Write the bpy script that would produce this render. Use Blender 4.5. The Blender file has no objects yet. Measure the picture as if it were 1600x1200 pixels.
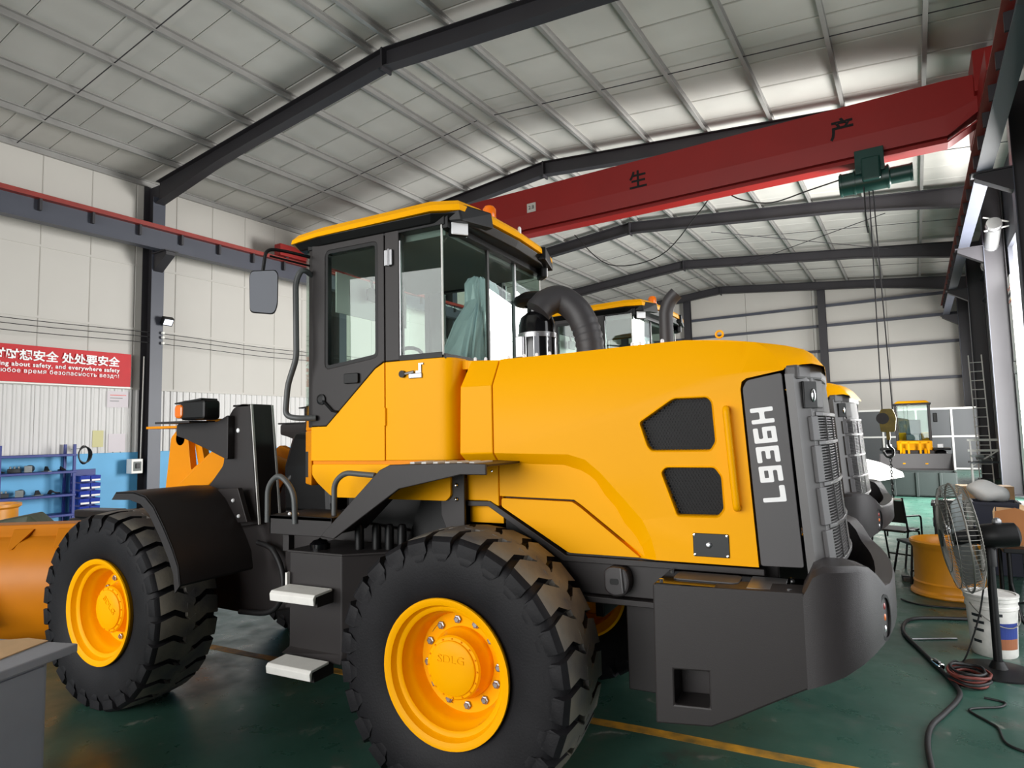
import bpy, bmesh, math, random
from mathutils import Vector, Matrix
from mathutils.geometry import tessellate_polygon
random.seed(7)
R = math.radians
SC = bpy.context.scene
COL = SC.collection

# ------------------------------------------------------------------ camera
# world axes = axes of the big loader: +X towards its tail, +Y away from the viewer, origin on the floor under its rear axle
CAMP = Vector((1.7753, -3.8620, 1.8067))
YAW, PITCH, ROLL, FPX = R(26.732), R(4.5165), R(-1.2605), 993.08
def cam_axes():
    fw = Vector((-math.sin(YAW)*math.cos(PITCH), math.cos(YAW)*math.cos(PITCH), math.sin(PITCH)))
    rt = Vector((math.cos(YAW), math.sin(YAW), 0)); up = rt.cross(fw)
    return math.cos(ROLL)*rt + math.sin(ROLL)*up, -math.sin(ROLL)*rt + math.cos(ROLL)*up, fw
_r, _u, _f = cam_axes()
cam = bpy.data.cameras.new('camera'); cam.sensor_fit = 'HORIZONTAL'; cam.sensor_width = 36.0
cam.lens = FPX/1600*36.0; cam.clip_start = .05; cam.clip_end = 300
camo = bpy.data.objects.new('camera', cam); COL.objects.link(camo)
M3 = Matrix((_r, _u, -_f)).transposed()
camo.matrix_world = Matrix.Translation(CAMP) @ M3.to_4x4()
SC.camera = camo

# ------------------------------------------------------------------ hall axes: a = across (right), b = along the hall
YB = R(-5.6)
AX = Vector((math.cos(YB), math.sin(YB), 0)); BX = Vector((-math.sin(YB), math.cos(YB), 0))
HO = Vector((CAMP.x, CAMP.y, 0))
def H(a, b, z=0.0): return HO + AX*a + BX*b + Vector((0, 0, z))

# ------------------------------------------------------------------ light
SC.view_settings.view_transform = 'Standard'; SC.view_settings.look = 'None'
SC.view_settings.gamma = 1.0; SC.view_settings.use_curve_mapping = False
SC.view_settings.exposure = 0.2
w = bpy.data.worlds.new('overcast_sky'); SC.world = w; w.use_nodes = True
bg = w.node_tree.nodes['Background']; bg.inputs[0].default_value = (.93, .96, 1.0, 1); bg.inputs[1].default_value = 2.0
def area(name, loc, target, sx, sy, power, col=(1, 1, 1), spread=180):
    l = bpy.data.lights.new(name, 'AREA'); l.shape = 'RECTANGLE'; l.size = sx; l.size_y = sy; l.energy = power; l.color = col
    l.spread = R(spread)
    o = bpy.data.objects.new(name, l); COL.objects.link(o); o.location = loc
    o.rotation_euler = (Vector(target)-Vector(loc)).to_track_quat('-Z', 'Y').to_euler()
    return o
# daylight through the open gate behind the viewer and through two side gates in the right wall, plus an added far fill
area('gate_daylight', H(-5.5, -9.4, 3.4), H(-5.5, 0, 3.2), 12.5, 6.2, 1150, (1, .98, .95))
area('side_gate_daylight', H(2.45, 17.2, 3.1), H(-6, 17.6, 3.1), 5.2, 6.0, 3200, (1, .99, .97))
area('far_bay_fill_light', H(2.45, 28.6, 2.8), H(-6, 29.4, 3.4), 3.8, 5.0, 380, (1, .99, .97))  # added fill lamp at an invented opening, brightens the far wall
area('near_side_gate_daylight', H(2.45, 5.3, 2.9), H(-6, 5.3, 2.6), 4.4, 5.4, 90, (1, .99, .97))

# ------------------------------------------------------------------ materials
def lin(c):
    o = []
    for v in c:
        v /= 255.0
        o.append(v/12.92 if v <= .04045 else ((v+.055)/1.055)**2.4)
    return (*o, 1)
MATS = {}
def mat(name, rgb, rough=.5, metal=0.0, var=0.0, vscale=3.0, rgb2=None, bump=0.0, bscale=60.0, coat=0.0, emit=0.0, spec=.5):
    m = bpy.data.materials.new(name); m.use_nodes = True; nt = m.node_tree; n = nt.nodes; b = n['Principled BSDF']
    b.inputs['Base Color'].default_value = lin(rgb); b.inputs['Roughness'].default_value = rough
    b.inputs['Metallic'].default_value = metal; b.inputs['Coat Weight'].default_value = coat
    b.inputs['Coat Roughness'].default_value = .12; b.inputs['Specular IOR Level'].default_value = spec
    if emit:
        b.inputs['Emission Color'].default_value = lin(rgb); b.inputs['Emission Strength'].default_value = emit
    if var or bump:
        tc = n.new('ShaderNodeTexCoord')
    if var:
        no = n.new('ShaderNodeTexNoise'); no.inputs['Scale'].default_value = vscale; no.inputs['Detail'].default_value = 6
        rp = n.new('ShaderNodeValToRGB'); rp.color_ramp.elements[0].position = .35; rp.color_ramp.elements[1].position = .68
        c1 = lin(rgb); c2 = lin(rgb2) if rgb2 else tuple(max(0, x*(1-var)) for x in c1[:3])+(1,)
        rp.color_ramp.elements[0].color = c2; rp.color_ramp.elements[1].color = c1
        nt.links.new(tc.outputs['Object'], no.inputs['Vector']); nt.links.new(no.outputs['Fac'], rp.inputs['Fac'])
        nt.links.new(rp.outputs['Color'], b.inputs['Base Color'])
    if bump:
        nb = n.new('ShaderNodeTexNoise'); nb.inputs['Scale'].default_value = bscale; nb.inputs['Detail'].default_value = 4
        bp = n.new('ShaderNodeBump'); bp.inputs['Strength'].default_value = bump; bp.inputs['Distance'].default_value = .01
        nt.links.new(tc.outputs['Object'], nb.inputs['Vector']); nt.links.new(nb.outputs['Fac'], bp.inputs['Height'])
        nt.links.new(bp.outputs['Normal'], b.inputs['Normal'])
    MATS[name] = m
    return m
def glass(name, tint, refl=.6, rough=.0):
    m = bpy.data.materials.new(name); m.use_nodes = True; nt = m.node_tree; n = nt.nodes
    n.remove(n['Principled BSDF']); out = n['Material Output']
    t = n.new('ShaderNodeBsdfTransparent'); t.inputs[0].default_value = lin(tint)
    g = n.new('ShaderNodeBsdfGlossy'); g.inputs['Roughness'].default_value = rough; g.inputs[0].default_value = (refl, refl, refl, 1)
    fr = n.new('ShaderNodeFresnel'); ge = n.new('ShaderNodeNewGeometry'); ml = n.new('ShaderNodeMath'); ml.operation = 'MULTIPLY_ADD'
    ml.inputs[1].default_value = 1/1.52-1.52; ml.inputs[2].default_value = 1.52   # same reflectance on both faces of a pane
    nt.links.new(ge.outputs['Backfacing'], ml.inputs[0]); nt.links.new(ml.outputs[0], fr.inputs[0])
    mx = n.new('ShaderNodeMixShader'); nt.links.new(fr.outputs[0], mx.inputs[0]); nt.links.new(t.outputs[0], mx.inputs[1])
    nt.links.new(g.outputs[0], mx.inputs[2]); nt.links.new(mx.outputs[0], out.inputs['Surface'])
    MATS[name] = m
    return m

mat('yellow', (255, 177, 0), .4, var=.04, vscale=.8, spec=.1)
mat('yellow_deep', (236, 146, 2), .4, var=.08, vscale=1.5, spec=.15)
mat('charcoal', (43, 39, 39), .46, var=.08, vscale=2.5, bump=.05, bscale=250, spec=.35)
mat('casting', (50, 46, 47), .4, var=.12, vscale=4, bump=.22, bscale=420)
mat('panel_grey', (74, 72, 73), .48, bump=.04, bscale=300)
mat('steel_grey', (84, 86, 86), .4, spec=.4)
mat('shell_grey', (84, 82, 82), .35, bump=.05, bscale=300)
mat('black', (10, 10, 11), .45, spec=.3)
mat('black_gloss', (12, 12, 14), .12)
mat('black_rubber', (26, 25, 27), .55, bump=.05, bscale=120)
mat('hose_rubber', (52, 50, 52), .5)
mat('tyre', (27, 26, 29), .6, var=.35, vscale=5, rgb2=(20, 19, 22), bump=.12, bscale=90, spec=.25)
mat('tread', (84, 82, 82), .6, var=.5, vscale=5, rgb2=(122, 115, 102), bump=.15, bscale=70)
mat('chrome', (220, 220, 222), .08, metal=1)
mat('steel', (150, 150, 152), .35, metal=.8)
mat('white_paint', (238, 236, 230), .45, var=.06, vscale=20)
mat('white_edge', (215, 214, 210), .5)
mat('lamp_white', (245, 246, 248), .15)
mat('amber', (245, 120, 10), .2, coat=.5)
mat('red_lens', (160, 25, 20), .2, coat=.5)
mat('red_sticker', (215, 60, 40), .5)
mat('seat_fabric', (84, 100, 112), .8, bump=.1, bscale=200)
mat('cab_plastic', (66, 72, 74), .6)
mat('cab_lining', (120, 124, 122), .7)
mat('plastic_film', (170, 205, 225), .15, spec=.8)
mat('decal_white', (246, 246, 246), .5)
mat('mesh_dark', (30, 28, 29), .5, spec=.2)
mat('mirror_face', (225, 228, 232), .03, metal=1)
glass('cab_glass', (240, 248, 244))
# ------------------------------------------------------------------ mesh helpers
def nb(): return bmesh.new()
def face(bm, vs):
    try: return bm.faces.new(vs)
    except ValueError: return None
def loft(bm, loops, cap=True, closed=True):
    rows = [[bm.verts.new(p) for p in L] for L in loops]
    n = len(rows[0])
    for i in range(len(rows)-1):
        for j in range(n if closed else n-1):
            k = (j+1) % n
            face(bm, (rows[i][j], rows[i][k], rows[i+1][k], rows[i+1][j]))
    if cap and closed:
        face(bm, list(reversed(rows[0]))); face(bm, rows[-1])
    return rows
def place(p, c, axis):
    u, v = p
    return {'y': (u, c, v), 'x': (c, u, v), 'z': (u, v, c)}[axis]
def prism(bm, pts, c0, c1, axis='y', pts2=None):
    loft(bm, [[place(p, c0, axis) for p in pts], [place(p, c1, axis) for p in (pts2 or pts)]])
def box(bm, x0, x1, y0, y1, z0, z1):
    prism(bm, [(x0, y0), (x1, y0), (x1, y1), (x0, y1)], z0, z1, 'z')
def obox(bm, c, sx, sy, sz, rz=0.0, m=None):
    """box centred on c, turned about z (or by matrix m)"""
    mm = Matrix.Translation(Vector(c)) @ (m.to_4x4() if m is not None else Matrix.Rotation(rz, 4, 'Z'))
    q = [(-1, -1), (1, -1), (1, 1), (-1, 1)]
    loft(bm, [[mm @ Vector((a*sx/2, b*sy/2, s*sz/2)) for a, b in q] for s in (-1, 1)])
def bar(bm, p, q, wx, wy, up=(0, 0, 1)):
    p, q = Vector(p), Vector(q); d = (q-p).normalized(); up = Vector(up)
    if abs(d.dot(up)) > .98: up = Vector((1, 0, 0))
    s = d.cross(up).normalized(); t = s.cross(d)
    L = [(-1, -1), (1, -1), (1, 1), (-1, 1)]
    loft(bm, [[e + s*a*wx/2 + t*b*wy/2 for a, b in L] for e in (p, q)])
def rnd(pts, r, n=5):
    """round the corners of a path"""
    pts = [Vector(p) for p in pts]; out = [pts[0]]
    for i in range(1, len(pts)-1):
        a, b, c = pts[i-1], pts[i], pts[i+1]
        d1, d2 = (a-b), (c-b); k = min(r, d1.length*.49, d2.length*.49)
        s, e = b+d1.normalized()*k, b+d2.normalized()*k
        for t in range(n+1):
            t /= n; out.append((1-t)**2*s + 2*t*(1-t)*b + t*t*e)
    return out+[pts[-1]]
def spline(pts, n=6, closed=False):
    pts = [Vector(p) for p in pts]; out = []; m = len(pts)
    rng = range(m) if closed else range(m-1)
    for i in rng:
        g = (lambda k: pts[k % m]) if closed else (lambda k: pts[max(0, min(m-1, k))])
        p0, p1, p2, p3 = g(i-1), g(i), g(i+1), g(i+2)
        for k in range(n):
            t = k/n
            out.append(.5*((2*p1)+(p2-p0)*t+(2*p0-5*p1+4*p2-p3)*t*t+(3*p1-p0-3*p2+p3)*t**3))
    if not closed: out.append(pts[-1])
    return out
def tube(bm, pts, r, seg=10, closed=False, cap=True):
    pts = [Vector(p) for p in pts]; n = len(pts); loops = []
    rr = r if isinstance(r, (list, tuple)) else [r]*n
    d0 = (pts[1]-pts[0]).normalized(); s = d0.orthogonal().normalized()
    for i, p in enumerate(pts):
        if closed: d = (pts[(i+1) % n]-pts[i-1]).normalized()
        else: d = (pts[min(n-1, i+1)]-pts[max(0, i-1)]).normalized()
        s = (s-d*s.dot(d)).normalized(); t = d.cross(s)
        loops.append([p+(s*math.cos(2*math.pi*k/seg)+t*math.sin(2*math.pi*k/seg))*rr[i] for k in range(seg)])
    if closed: loops.append(loops[0])
    loft(bm, loops, cap=cap and not closed)
    if closed: bmesh.ops.remove_doubles(bm, verts=bm.verts, dist=1e-6)
def lathe(bm, prof, c=(0, 0, 0), axis='z', seg=32, closed=False):
    """prof: list of (radius, height)"""
    c = Vector(c); loops = []
    def P(r, h, a):
        u, v = r*math.cos(a), r*math.sin(a)
        return c + {'z': Vector((u, v, h)), 'y': Vector((u, h, v)), 'x': Vector((h, u, v))}[axis]
    rows = []
    for r, h in prof:
        if r < 1e-6: rows.append([bm.verts.new(P(0, h, 0))])
        else: rows.append([bm.verts.new(P(r, h, 2*math.pi*k/seg)) for k in range(seg)])
    pr = list(zip(rows[:-1], rows[1:])) + ([(rows[-1], rows[0])] if closed else [])
    for A, B in pr:
        for k in range(seg):
            j = (k+1) % seg
            if len(A) == 1 and len(B) == 1: continue
            if len(A) == 1: face(bm, (A[0], B[k], B[j]))
            elif len(B) == 1: face(bm, (A[k], A[j], B[0]))
            else: face(bm, (A[k], A[j], B[j], B[k]))
def ball(bm, c, r, sc=(1, 1, 1), u=14, v=9):
    m = Matrix.Translation(Vector(c)) @ Matrix.Diagonal((*[s*r for s in sc], 1))
    bmesh.ops.create_uvsphere(bm, u_segments=u, v_segments=v, radius=1, matrix=m)
def plate(bm, outer, holes, c0, c1, axis='y'):
    """flat plate with holes, extruded from c0 to c1"""
    loops = [outer]+list(holes)
    tri = tessellate_polygon([[Vector((p[0], p[1], 0)) for p in L] for L in loops])
    flat = [p for L in loops for p in L]
    V0 = [bm.verts.new(place(p, c0, axis)) for p in flat]; V1 = [bm.verts.new(place(p, c1, axis)) for p in flat]
    for t in tri:
        face(bm, [V0[i] for i in t]); face(bm, [V1[i] for i in reversed(t)])
    k = 0
    for L in loops:
        n = len(L)
        for i in range(n):
            j = (i+1) % n
            face(bm, (V0[k+i], V0[k+j], V1[k+j], V1[k+i]))
        k += n
def rrect(u0, u1, v0, v1, r, n=4):
    out = []
    for cu, cv, a0 in ((u1-r, v1-r, 0), (u0+r, v1-r, 90), (u0+r, v0+r, 180), (u1-r, v0+r, 270)):
        for k in range(n+1):
            a = R(a0+90*k/n); out.append((cu+r*math.cos(a), cv+r*math.sin(a)))
    return out
def rpoly(pts, r, n=3):
    P = [Vector((p[0], p[1], 0)) for p in pts]; m = len(P); out = []
    for i in range(m):
        a, b, c = P[i-1], P[i], P[(i+1) % m]
        d1, d2 = a-b, c-b; k = min(r, d1.length*.45, d2.length*.45)
        s, e = b+d1.normalized()*k, b+d2.normalized()*k
        for t in range(n+1):
            t /= n; q = (1-t)**2*s+2*t*(1-t)*b+t*t*e; out.append((q.x, q.y))
    return out
def inset(pts, d):
    """move a counter-clockwise or clockwise polygon inwards by d"""
    n = len(pts); ar = sum(pts[i][0]*pts[(i+1) % n][1]-pts[(i+1) % n][0]*pts[i][1] for i in range(n)); sg = 1 if ar > 0 else -1
    out = []
    for i in range(n):
        a, b, c = Vector(pts[i-1]), Vector(pts[i]), Vector(pts[(i+1) % n])
        e1, e2 = (b-a).normalized(), (c-b).normalized()
        n1, n2 = Vector((-e1.y, e1.x))*sg, Vector((-e2.y, e2.x))*sg
        m = n1+n2; m = m/max(.3, m.length_squared)*2
        out.append(tuple(b+m*d))
    return out
def inside(p, poly):
    x, y = p; r = False; n = len(poly)
    for i in range(n):
        (x1, y1), (x2, y2) = poly[i], poly[(i+1) % n]
        if (y1 > y) != (y2 > y) and x < (x2-x1)*(y-y1)/(y2-y1)+x1: r = not r
    return r
def interp(tab, x):
    if x <= tab[0][0]: return tab[0][1]
    for (x0, y0), (x1, y1) in zip(tab[:-1], tab[1:]):
        if x <= x1: return y0+(y1-y0)*(x-x0)/(x1-x0)
    return tab[-1][1]

# ------------------------------------------------------------------ object helpers
def obj(name, bm, m, parent=None, bevel=0.0, smooth=None, label=None, keep=False, seg=2):
    bmesh.ops.recalc_face_normals(bm, faces=bm.faces)
    me = bpy.data.meshes.new(name); bm.to_mesh(me)
    if not keep: bm.free()
    me.materials.append(MATS[m] if isinstance(m, str) else m)
    if smooth is not None:
        me.polygons.foreach_set('use_smooth', [True]*len(me.polygons)); me.set_sharp_from_angle(angle=R(smooth))
    o = bpy.data.objects.new(name, me); COL.objects.link(o)
    if parent: o.parent = parent
    if bevel:
        md = o.modifiers.new('edge', 'BEVEL'); md.width = bevel; md.segments = seg; md.limit_method = 'ANGLE'; md.angle_limit = R(32)
        md.harden_normals = False
    if label: o['label'] = label
    return o
def tag(o, label, cat, group=None):
    o['label'] = label; o['category'] = cat
    if group: o['group'] = group
    return o
def struct(o, label=None):
    o['kind'] = 'structure'
    if label: o['label'] = label
    return o
def thing(name, label, cat, loc=(0, 0, 0), rz=0.0, group=None):
    o = bpy.data.objects.new(name, None); COL.objects.link(o); o.location = loc; o.rotation_euler = (0, 0, rz)
    o.empty_display_size = .2
    return tag(o, label, cat, group)
def kids(o): return [c for c in COL.objects if c.parent == o]
def copy_tree(o, parent=None):
    ch = {}
    for c in COL.objects:
        if c.parent: ch.setdefault(c.parent, []).append(c)
    def rec(s, par):
        c = s.copy(); COL.objects.link(c)
        if par: c.parent = par
        for k in ch.get(s, []): rec(k, c)
        return c
    return rec(o, parent)
def text_mesh(name, body, size, m, parent=None, extrude=.002, align='CENTER', spacing=1.0, squash=1.0, bold=0.0):
    cu = bpy.data.curves.new(name, 'FONT'); cu.body = body; cu.size = size; cu.extrude = extrude; cu.align_x = align; cu.align_y = 'CENTER'
    cu.space_character = spacing; cu.offset = bold; cu.resolution_u = 3
    t = bpy.data.objects.new(name, cu); COL.objects.link(t)
    dg = bpy.context.evaluated_depsgraph_get(); me = bpy.data.meshes.new_from_object(t.evaluated_get(dg))
    COL.objects.unlink(t); bpy.data.objects.remove(t); bpy.data.curves.remove(cu)
    me.materials.clear(); me.materials.append(MATS[m]); me.name = name
    if squash != 1.0: me.transform(Matrix.Diagonal((squash, 1, 1, 1)))
    o = bpy.data.objects.new(name, me); COL.objects.link(o)
    if parent: o.parent = parent
    return o
def frame(o, loc, xdir, ydir):
    x = Vector(xdir).normalized(); y = Vector(ydir).normalized(); z = x.cross(y).normalized(); y = z.cross(x)
    o.matrix_local = Matrix.Translation(Vector(loc)) @ Matrix((x, y, z)).transposed().to_4x4()
    return o
def hbox(bm, a0, a1, b0, b1, z0, z1):
    """box along the hall axes"""
    q = [(a0, b0), (a1, b0), (a1, b1), (a0, b1)]
    loft(bm, [[H(a, b, z) for a, b in q] for z in (z0, z1)])
def hprism(bm, pts, c0, c1, axis):
    """profile extruded along hall axis: axis 'b': pts (a,z); axis 'a': pts (b,z)"""
    f = (lambda p, c: H(p[0], c, p[1])) if axis == 'b' else (lambda p, c: H(c, p[0], p[1]))
    loft(bm, [[f(p, c) for p in pts] for c in (c0, c1)])
# ------------------------------------------------------------------ hall: floor, walls, roof, steel
mat('wall_white', (196, 192, 185), .55, var=.05, vscale=.6)
mat('wall_sheet', (212, 210, 208), .5, var=.04, vscale=.8)
mat('wainscot_blue', (98, 178, 226), .55, var=.06, vscale=2)
mat('roof_lining', (196, 193, 187), .6, var=.12, vscale=.9)
mat('galvanised', (158, 156, 153), .4, metal=.25, var=.12, vscale=3)
mat('steel_dark', (46, 44, 48), .5, var=.1, vscale=2)
mat('steel_blue', (70, 73, 84), .45, var=.08, vscale=2)
mat('rail_red', (150, 52, 44), .5, var=.2, vscale=4)
mat('crane_red', (146, 15, 9), .5, var=.1, vscale=1.2)
mat('hoist_green', (24, 62, 56), .35, var=.1)
mat('line_yellow', (216, 152, 30), .6, var=.6, vscale=7, rgb2=(120, 95, 40))
mat('wainscot_grey', (78, 80, 82), .5)
mat('cable_black', (22, 22, 23), .5)
mat('wall_dark', (52, 54, 62), .6)
def floor_mat():
    m = bpy.data.materials.new('floor_green'); m.use_nodes = True; nt = m.node_tree; n = nt.nodes; b = n['Principled BSDF']
    tc = n.new('ShaderNodeTexCoord')
    def noise(s, d=7, ro=.6):
        q = n.new('ShaderNodeTexNoise'); q.inputs['Scale'].default_value = s; q.inputs['Detail'].default_value = d; q.inputs['Roughness'].default_value = ro
        nt.links.new(tc.outputs['Object'], q.inputs['Vector']); return q
    def ramp(src, p0, c0, p1, c1):
        r = n.new('ShaderNodeValToRGB'); r.color_ramp.elements[0].position = p0; r.color_ramp.elements[1].position = p1
        r.color_ramp.elements[0].color = c0; r.color_ramp.elements[1].color = c1; nt.links.new(src, r.inputs['Fac']); return r
    base = ramp(noise(.9).outputs['Fac'], .3, lin((42, 72, 63)), .7, lin((58, 96, 83)))
    dirt = ramp(noise(3.2, 9, .7).outputs['Fac'], .56, (0, 0, 0, 1), .72, (1, 1, 1, 1))
    mx = n.new('ShaderNodeMixRGB'); mx.inputs['Color2'].default_value = lin((84, 92, 84)); nt.links.new(dirt.outputs['Color'], mx.inputs['Fac']); nt.links.new(base.outputs['Color'], mx.inputs['Color1'])
    wv = n.new('ShaderNodeTexWave'); wv.inputs['Scale'].default_value = .35; wv.inputs['Distortion'].default_value = 14; wv.inputs['Detail'].default_value = 5; wv.inputs['Detail Scale'].default_value = 2.2
    nt.links.new(tc.outputs['Object'], wv.inputs['Vector'])
    sc = ramp(wv.outputs['Fac'], .965, (0, 0, 0, 1), .995, (1, 1, 1, 1))
    mm = n.new('ShaderNodeMath'); mm.operation = 'MULTIPLY'; nt.links.new(sc.outputs['Color'], mm.inputs[0]); nt.links.new(dirt.outputs['Color'], mm.inputs[1])
    m2 = n.new('ShaderNodeMixRGB'); m2.inputs['Color2'].default_value = lin((150, 152, 142)); nt.links.new(mm.outputs[0], m2.inputs['Fac']); nt.links.new(mx.outputs['Color'], m2.inputs['Color1'])
    dk = ramp(noise(1.6, 8, .7).outputs['Fac'], .58, (0, 0, 0, 1), .8, (1, 1, 1, 1))
    m3 = n.new('ShaderNodeMixRGB'); m3.inputs['Color2'].default_value = lin((30, 36, 34)); nt.links.new(dk.outputs['Color'], m3.inputs['Fac']); nt.links.new(m2.outputs['Color'], m3.inputs['Color1'])
    nt.links.new(m3.outputs['Color'], b.inputs['Base Color'])
    rr = ramp(noise(4).outputs['Fac'], .3, (.22, .22, .22, 1), .75, (.5, .5, .5, 1)); nt.links.new(rr.outputs['Color'], b.inputs['Roughness'])
    MATS['floor_green'] = m
floor_mat()

AL, AR, ARI = -15.9, 2.2, -7.85           # left wall, right wall, ridge (a)
BN, BF = -9.6, 32.8                      # near and far ends (b)
def zc(a): return 9.08-.095*abs(a-ARI)   # underside of the roof lining
bm = nb(); hbox(bm, AL-.3, AR+14, BN-12, BF+.3, -.12, 0)
floor = struct(obj('floor', bm, 'floor_green'))
for i, (p0, p1, wd) in enumerate((((-4.6, .066), (4.4, .045), .085), )):
    bm = nb(); n = 24; L = []; Rr = []
    for k in range(n+1):
        t = k/n; x = p0[0]+(p1[0]-p0[0])*t; y = p0[1]+(p1[1]-p0[1])*t
        d = .006*math.sin(k*2.3); L.append((x, y-wd/2+d*.5)); Rr.append((x, y+wd/2+d))
    prism(bm, L+Rr[::-1], .0002, .0022, 'z'); obj('painted_line', bm, 'line_yellow', floor, label='worn yellow painted floor line')

# --- roof lining: one panel per metre on both slopes, on galvanised purlins
ceil = bpy.data.objects.new('ceiling', None); COL.objects.link(ceil); struct(ceil, 'pale grey insulated roof lining on steel purlins')
PW = .98
def roof_panel(a0, a1):
    bm = nb(); q = []
    for a in (a0, a1): q.append((a, zc(a)))
    w0 = PW-.012
    pr = [(0, 0), (.02, -.012), (w0-.02, -.012), (w0, 0), (w0, .05), (0, .05)]
    loft(bm, [[AX*a+BX*p[0]+Vector((0, 0, zc(a)+.012+p[1])) for p in pr] for a in (a0, a1)])
    return bm
me_l = me_r = None
nP = int((BF-BN)/PW)+1
for a0, a1 in ((AL-.1, ARI), (ARI, AR+.1)):
    first = None
    for k in range(nP):
        if first is None:
            first = obj('roof_panel', roof_panel(a0, a1), 'roof_lining', ceil); first.location = HO+BX*BN
        else:
            c = first.copy(); COL.objects.link(c); c.location = HO+BX*(BN+k*PW)
bm = nb(); hprism(bm, [(AL-.3, zc(AL-.3)+.08), (ARI, zc(ARI)+.08), (AR+.3, zc(AR+.3)+.08), (AR+.3, zc(AR+.3)+.16), (ARI, zc(ARI)+.16), (AL-.3, zc(AL-.3)+.16)], BN-.2, BF+.3, 'b'); obj('roof_sheet', bm, 'galvanised', ceil)
PUR = [AL+.05+i*1.37 for i in range(6)]+[ARI-.28, ARI+.28]+[ARI+1.5+i*1.37 for i in range(6)]
for a in PUR:
    bm = nb(); z = zc(a)
    pr = [(a-.035, z), (a+.035, z), (a+.035, z-.02), (a-.025, z-.02), (a-.025, z-.14), (a+.035, z-.14), (a+.035, z-.16), (a-.035, z-.16)]
    hprism(bm, pr, BN, BF, 'b'); obj('purlin', bm, 'galvanised', ceil)
for k in range(-2, 5):
    b = 8.47+6*k-3.0
    for a0, a1 in ((AL+.1, ARI-.2), (ARI+.2, AR-.1)):
        bm = nb(); bar(bm, H(a0, b, zc(a0)-.1), H(a1, b, zc(a1)-.1), .014, .014); obj('sag_rod', bm, 'steel_dark', ceil)
# roof-level bracing wires beyond the crane
for (p, q) in (((-5.4, 21.2, 8.4), (-.2, 25.9, 8.0)), ((-.4, 21.2, 8.0), (-5.6, 26.0, 8.3))):
    bm = nb(); tube(bm, [H(*p), H(*q)], .012, 6); obj('bracing_rod', bm, 'steel_dark', ceil)

# --- left wall: smooth sheets above, ribbed sheets below, blue plinth
wl = bpy.data.objects.new('wall_left', None); COL.objects.link(wl); struct(wl, 'off-white sheet metal wall with blue painted plinth')
first = None
b = -6.0
k = 0
while b+k*1.0 < BF-.2:
    if first is None:
        bm = nb(); pr = [(0, 0), (.015, .012), (.98, .012), (.995, 0), (.995, -.06), (0, -.06)]
        loft(bm, [[BX*p[0]+AX*p[1]+Vector((0, 0, z)) for p in pr] for z in (3.1, zc(AL)+.02)])
        first = obj('wall_sheet', bm, 'wall_white', wl); first.location = H(AL, b)
    else:
        c = first.copy(); COL.objects.link(c); c.location = H(AL, b+k)
    k += 1
first = None
for i in range(k):
    if first is None:
        bm = nb(); pr = []
        for j in range(6):
            u = j/6
            pr += [(u+.004, 0), (u+.085, 0), (u+.105, .028), (u+.146, .028)]
        pr += [(.998, 0), (.998, -.05), (.004, -.05)]
        loft(bm, [[BX*p[0]+AX*p[1]+Vector((0, 0, z)) for p in pr] for z in (1.58, 3.1)])
        first = obj('ribbed_sheet', bm, 'wall_sheet', wl); first.location = H(AL, b)
    else:
        c = first.copy(); COL.objects.link(c); c.location = H(AL, b+i)
bm = nb(); hbox(bm, AL-.1, AL+.03, BN, BF, 0, 1.58); obj('plinth', bm, 'wainscot_blue', wl, bevel=.01)
bm = nb(); hbox(bm, AL-.2, AL-.06, BN, BF, 1.5, 8.6); obj('backing_sheet', bm, 'wall_white', wl)
for z, s in ((3.1, .05), (4.56, .03), (6.13, .03)):
    bm = nb(); hbox(bm, AL, AL+s, BN, BF, z-.025, z+.025); obj('girt', bm, 'wall_white', wl)
for z in (4.45, 4.34, 4.2):
    bm = nb(); pts = []
    for i in range(0, 12):
        b0 = 2.47+3*i; pts.append(H(AL+.42, b0, z-(.05 if i % 2 else 0)))
    tube(bm, spline(pts, 4), .009, 5); obj('wall_cable', bm, 'cable_black', wl)

# --- far wall
wf = bpy.data.objects.new('wall_far', None); COL.objects.link(wf); struct(wf, 'pale end wall with horizontal steel girts')
zs = [0, 2.46, 3.83, 5.36, 6.54, 7.47, 9.2]
for z0, z1 in zip(zs[:-1], zs[1:]):
    for i in range(6):
        a0 = AL+i*(AR-AL)/6; a1 = AL+(i+1)*(AR-AL)/6-.015
        def top(a): return min(z1, zc(a)+.03)
        pr = [(a0, z0), (a1, z0), (a1, top(a1)), (a0, top(a0))]
        if top(a1)-z0 < .03 or top(a0)-z0 < .03: continue
        if a0 < ARI < a1 and z1 > 9: pr.insert(3, (ARI, top(ARI)))
        bm = nb(); hprism(bm, pr, BF, BF+.08, 'b'); obj('wall_sheet', bm, 'wall_white' if z0 > 1 else 'wainscot_grey', wf)
bm = nb(); hbox(bm, AL-.2, AR+.2, BF+.08, BF+.16, 0, 9.4); obj('backing_sheet', bm, 'wall_white', wf)
for z in zs[1:-1]:
    bm = nb(); hbox(bm, AL, AR, BF-.14, BF, z-.06, z+.06); obj('girt', bm, 'steel_blue' if z > 3 else 'white_edge', wf)
for a in (-9.7, -3.4, -13.2):
    bm = nb(); 
    for a0, a1, b0, b1 in ((a-.16, a+.16, BF-.44, BF-.42), (a-.01, a+.01, BF-.42, BF-.16), (a-.16, a+.16, BF-.16, BF-.14)):
        hbox(bm, a0, a1, b0, b1, 0, zc(a)-.3)
    obj('wall_post', bm, 'steel_dark', wf)

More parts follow.
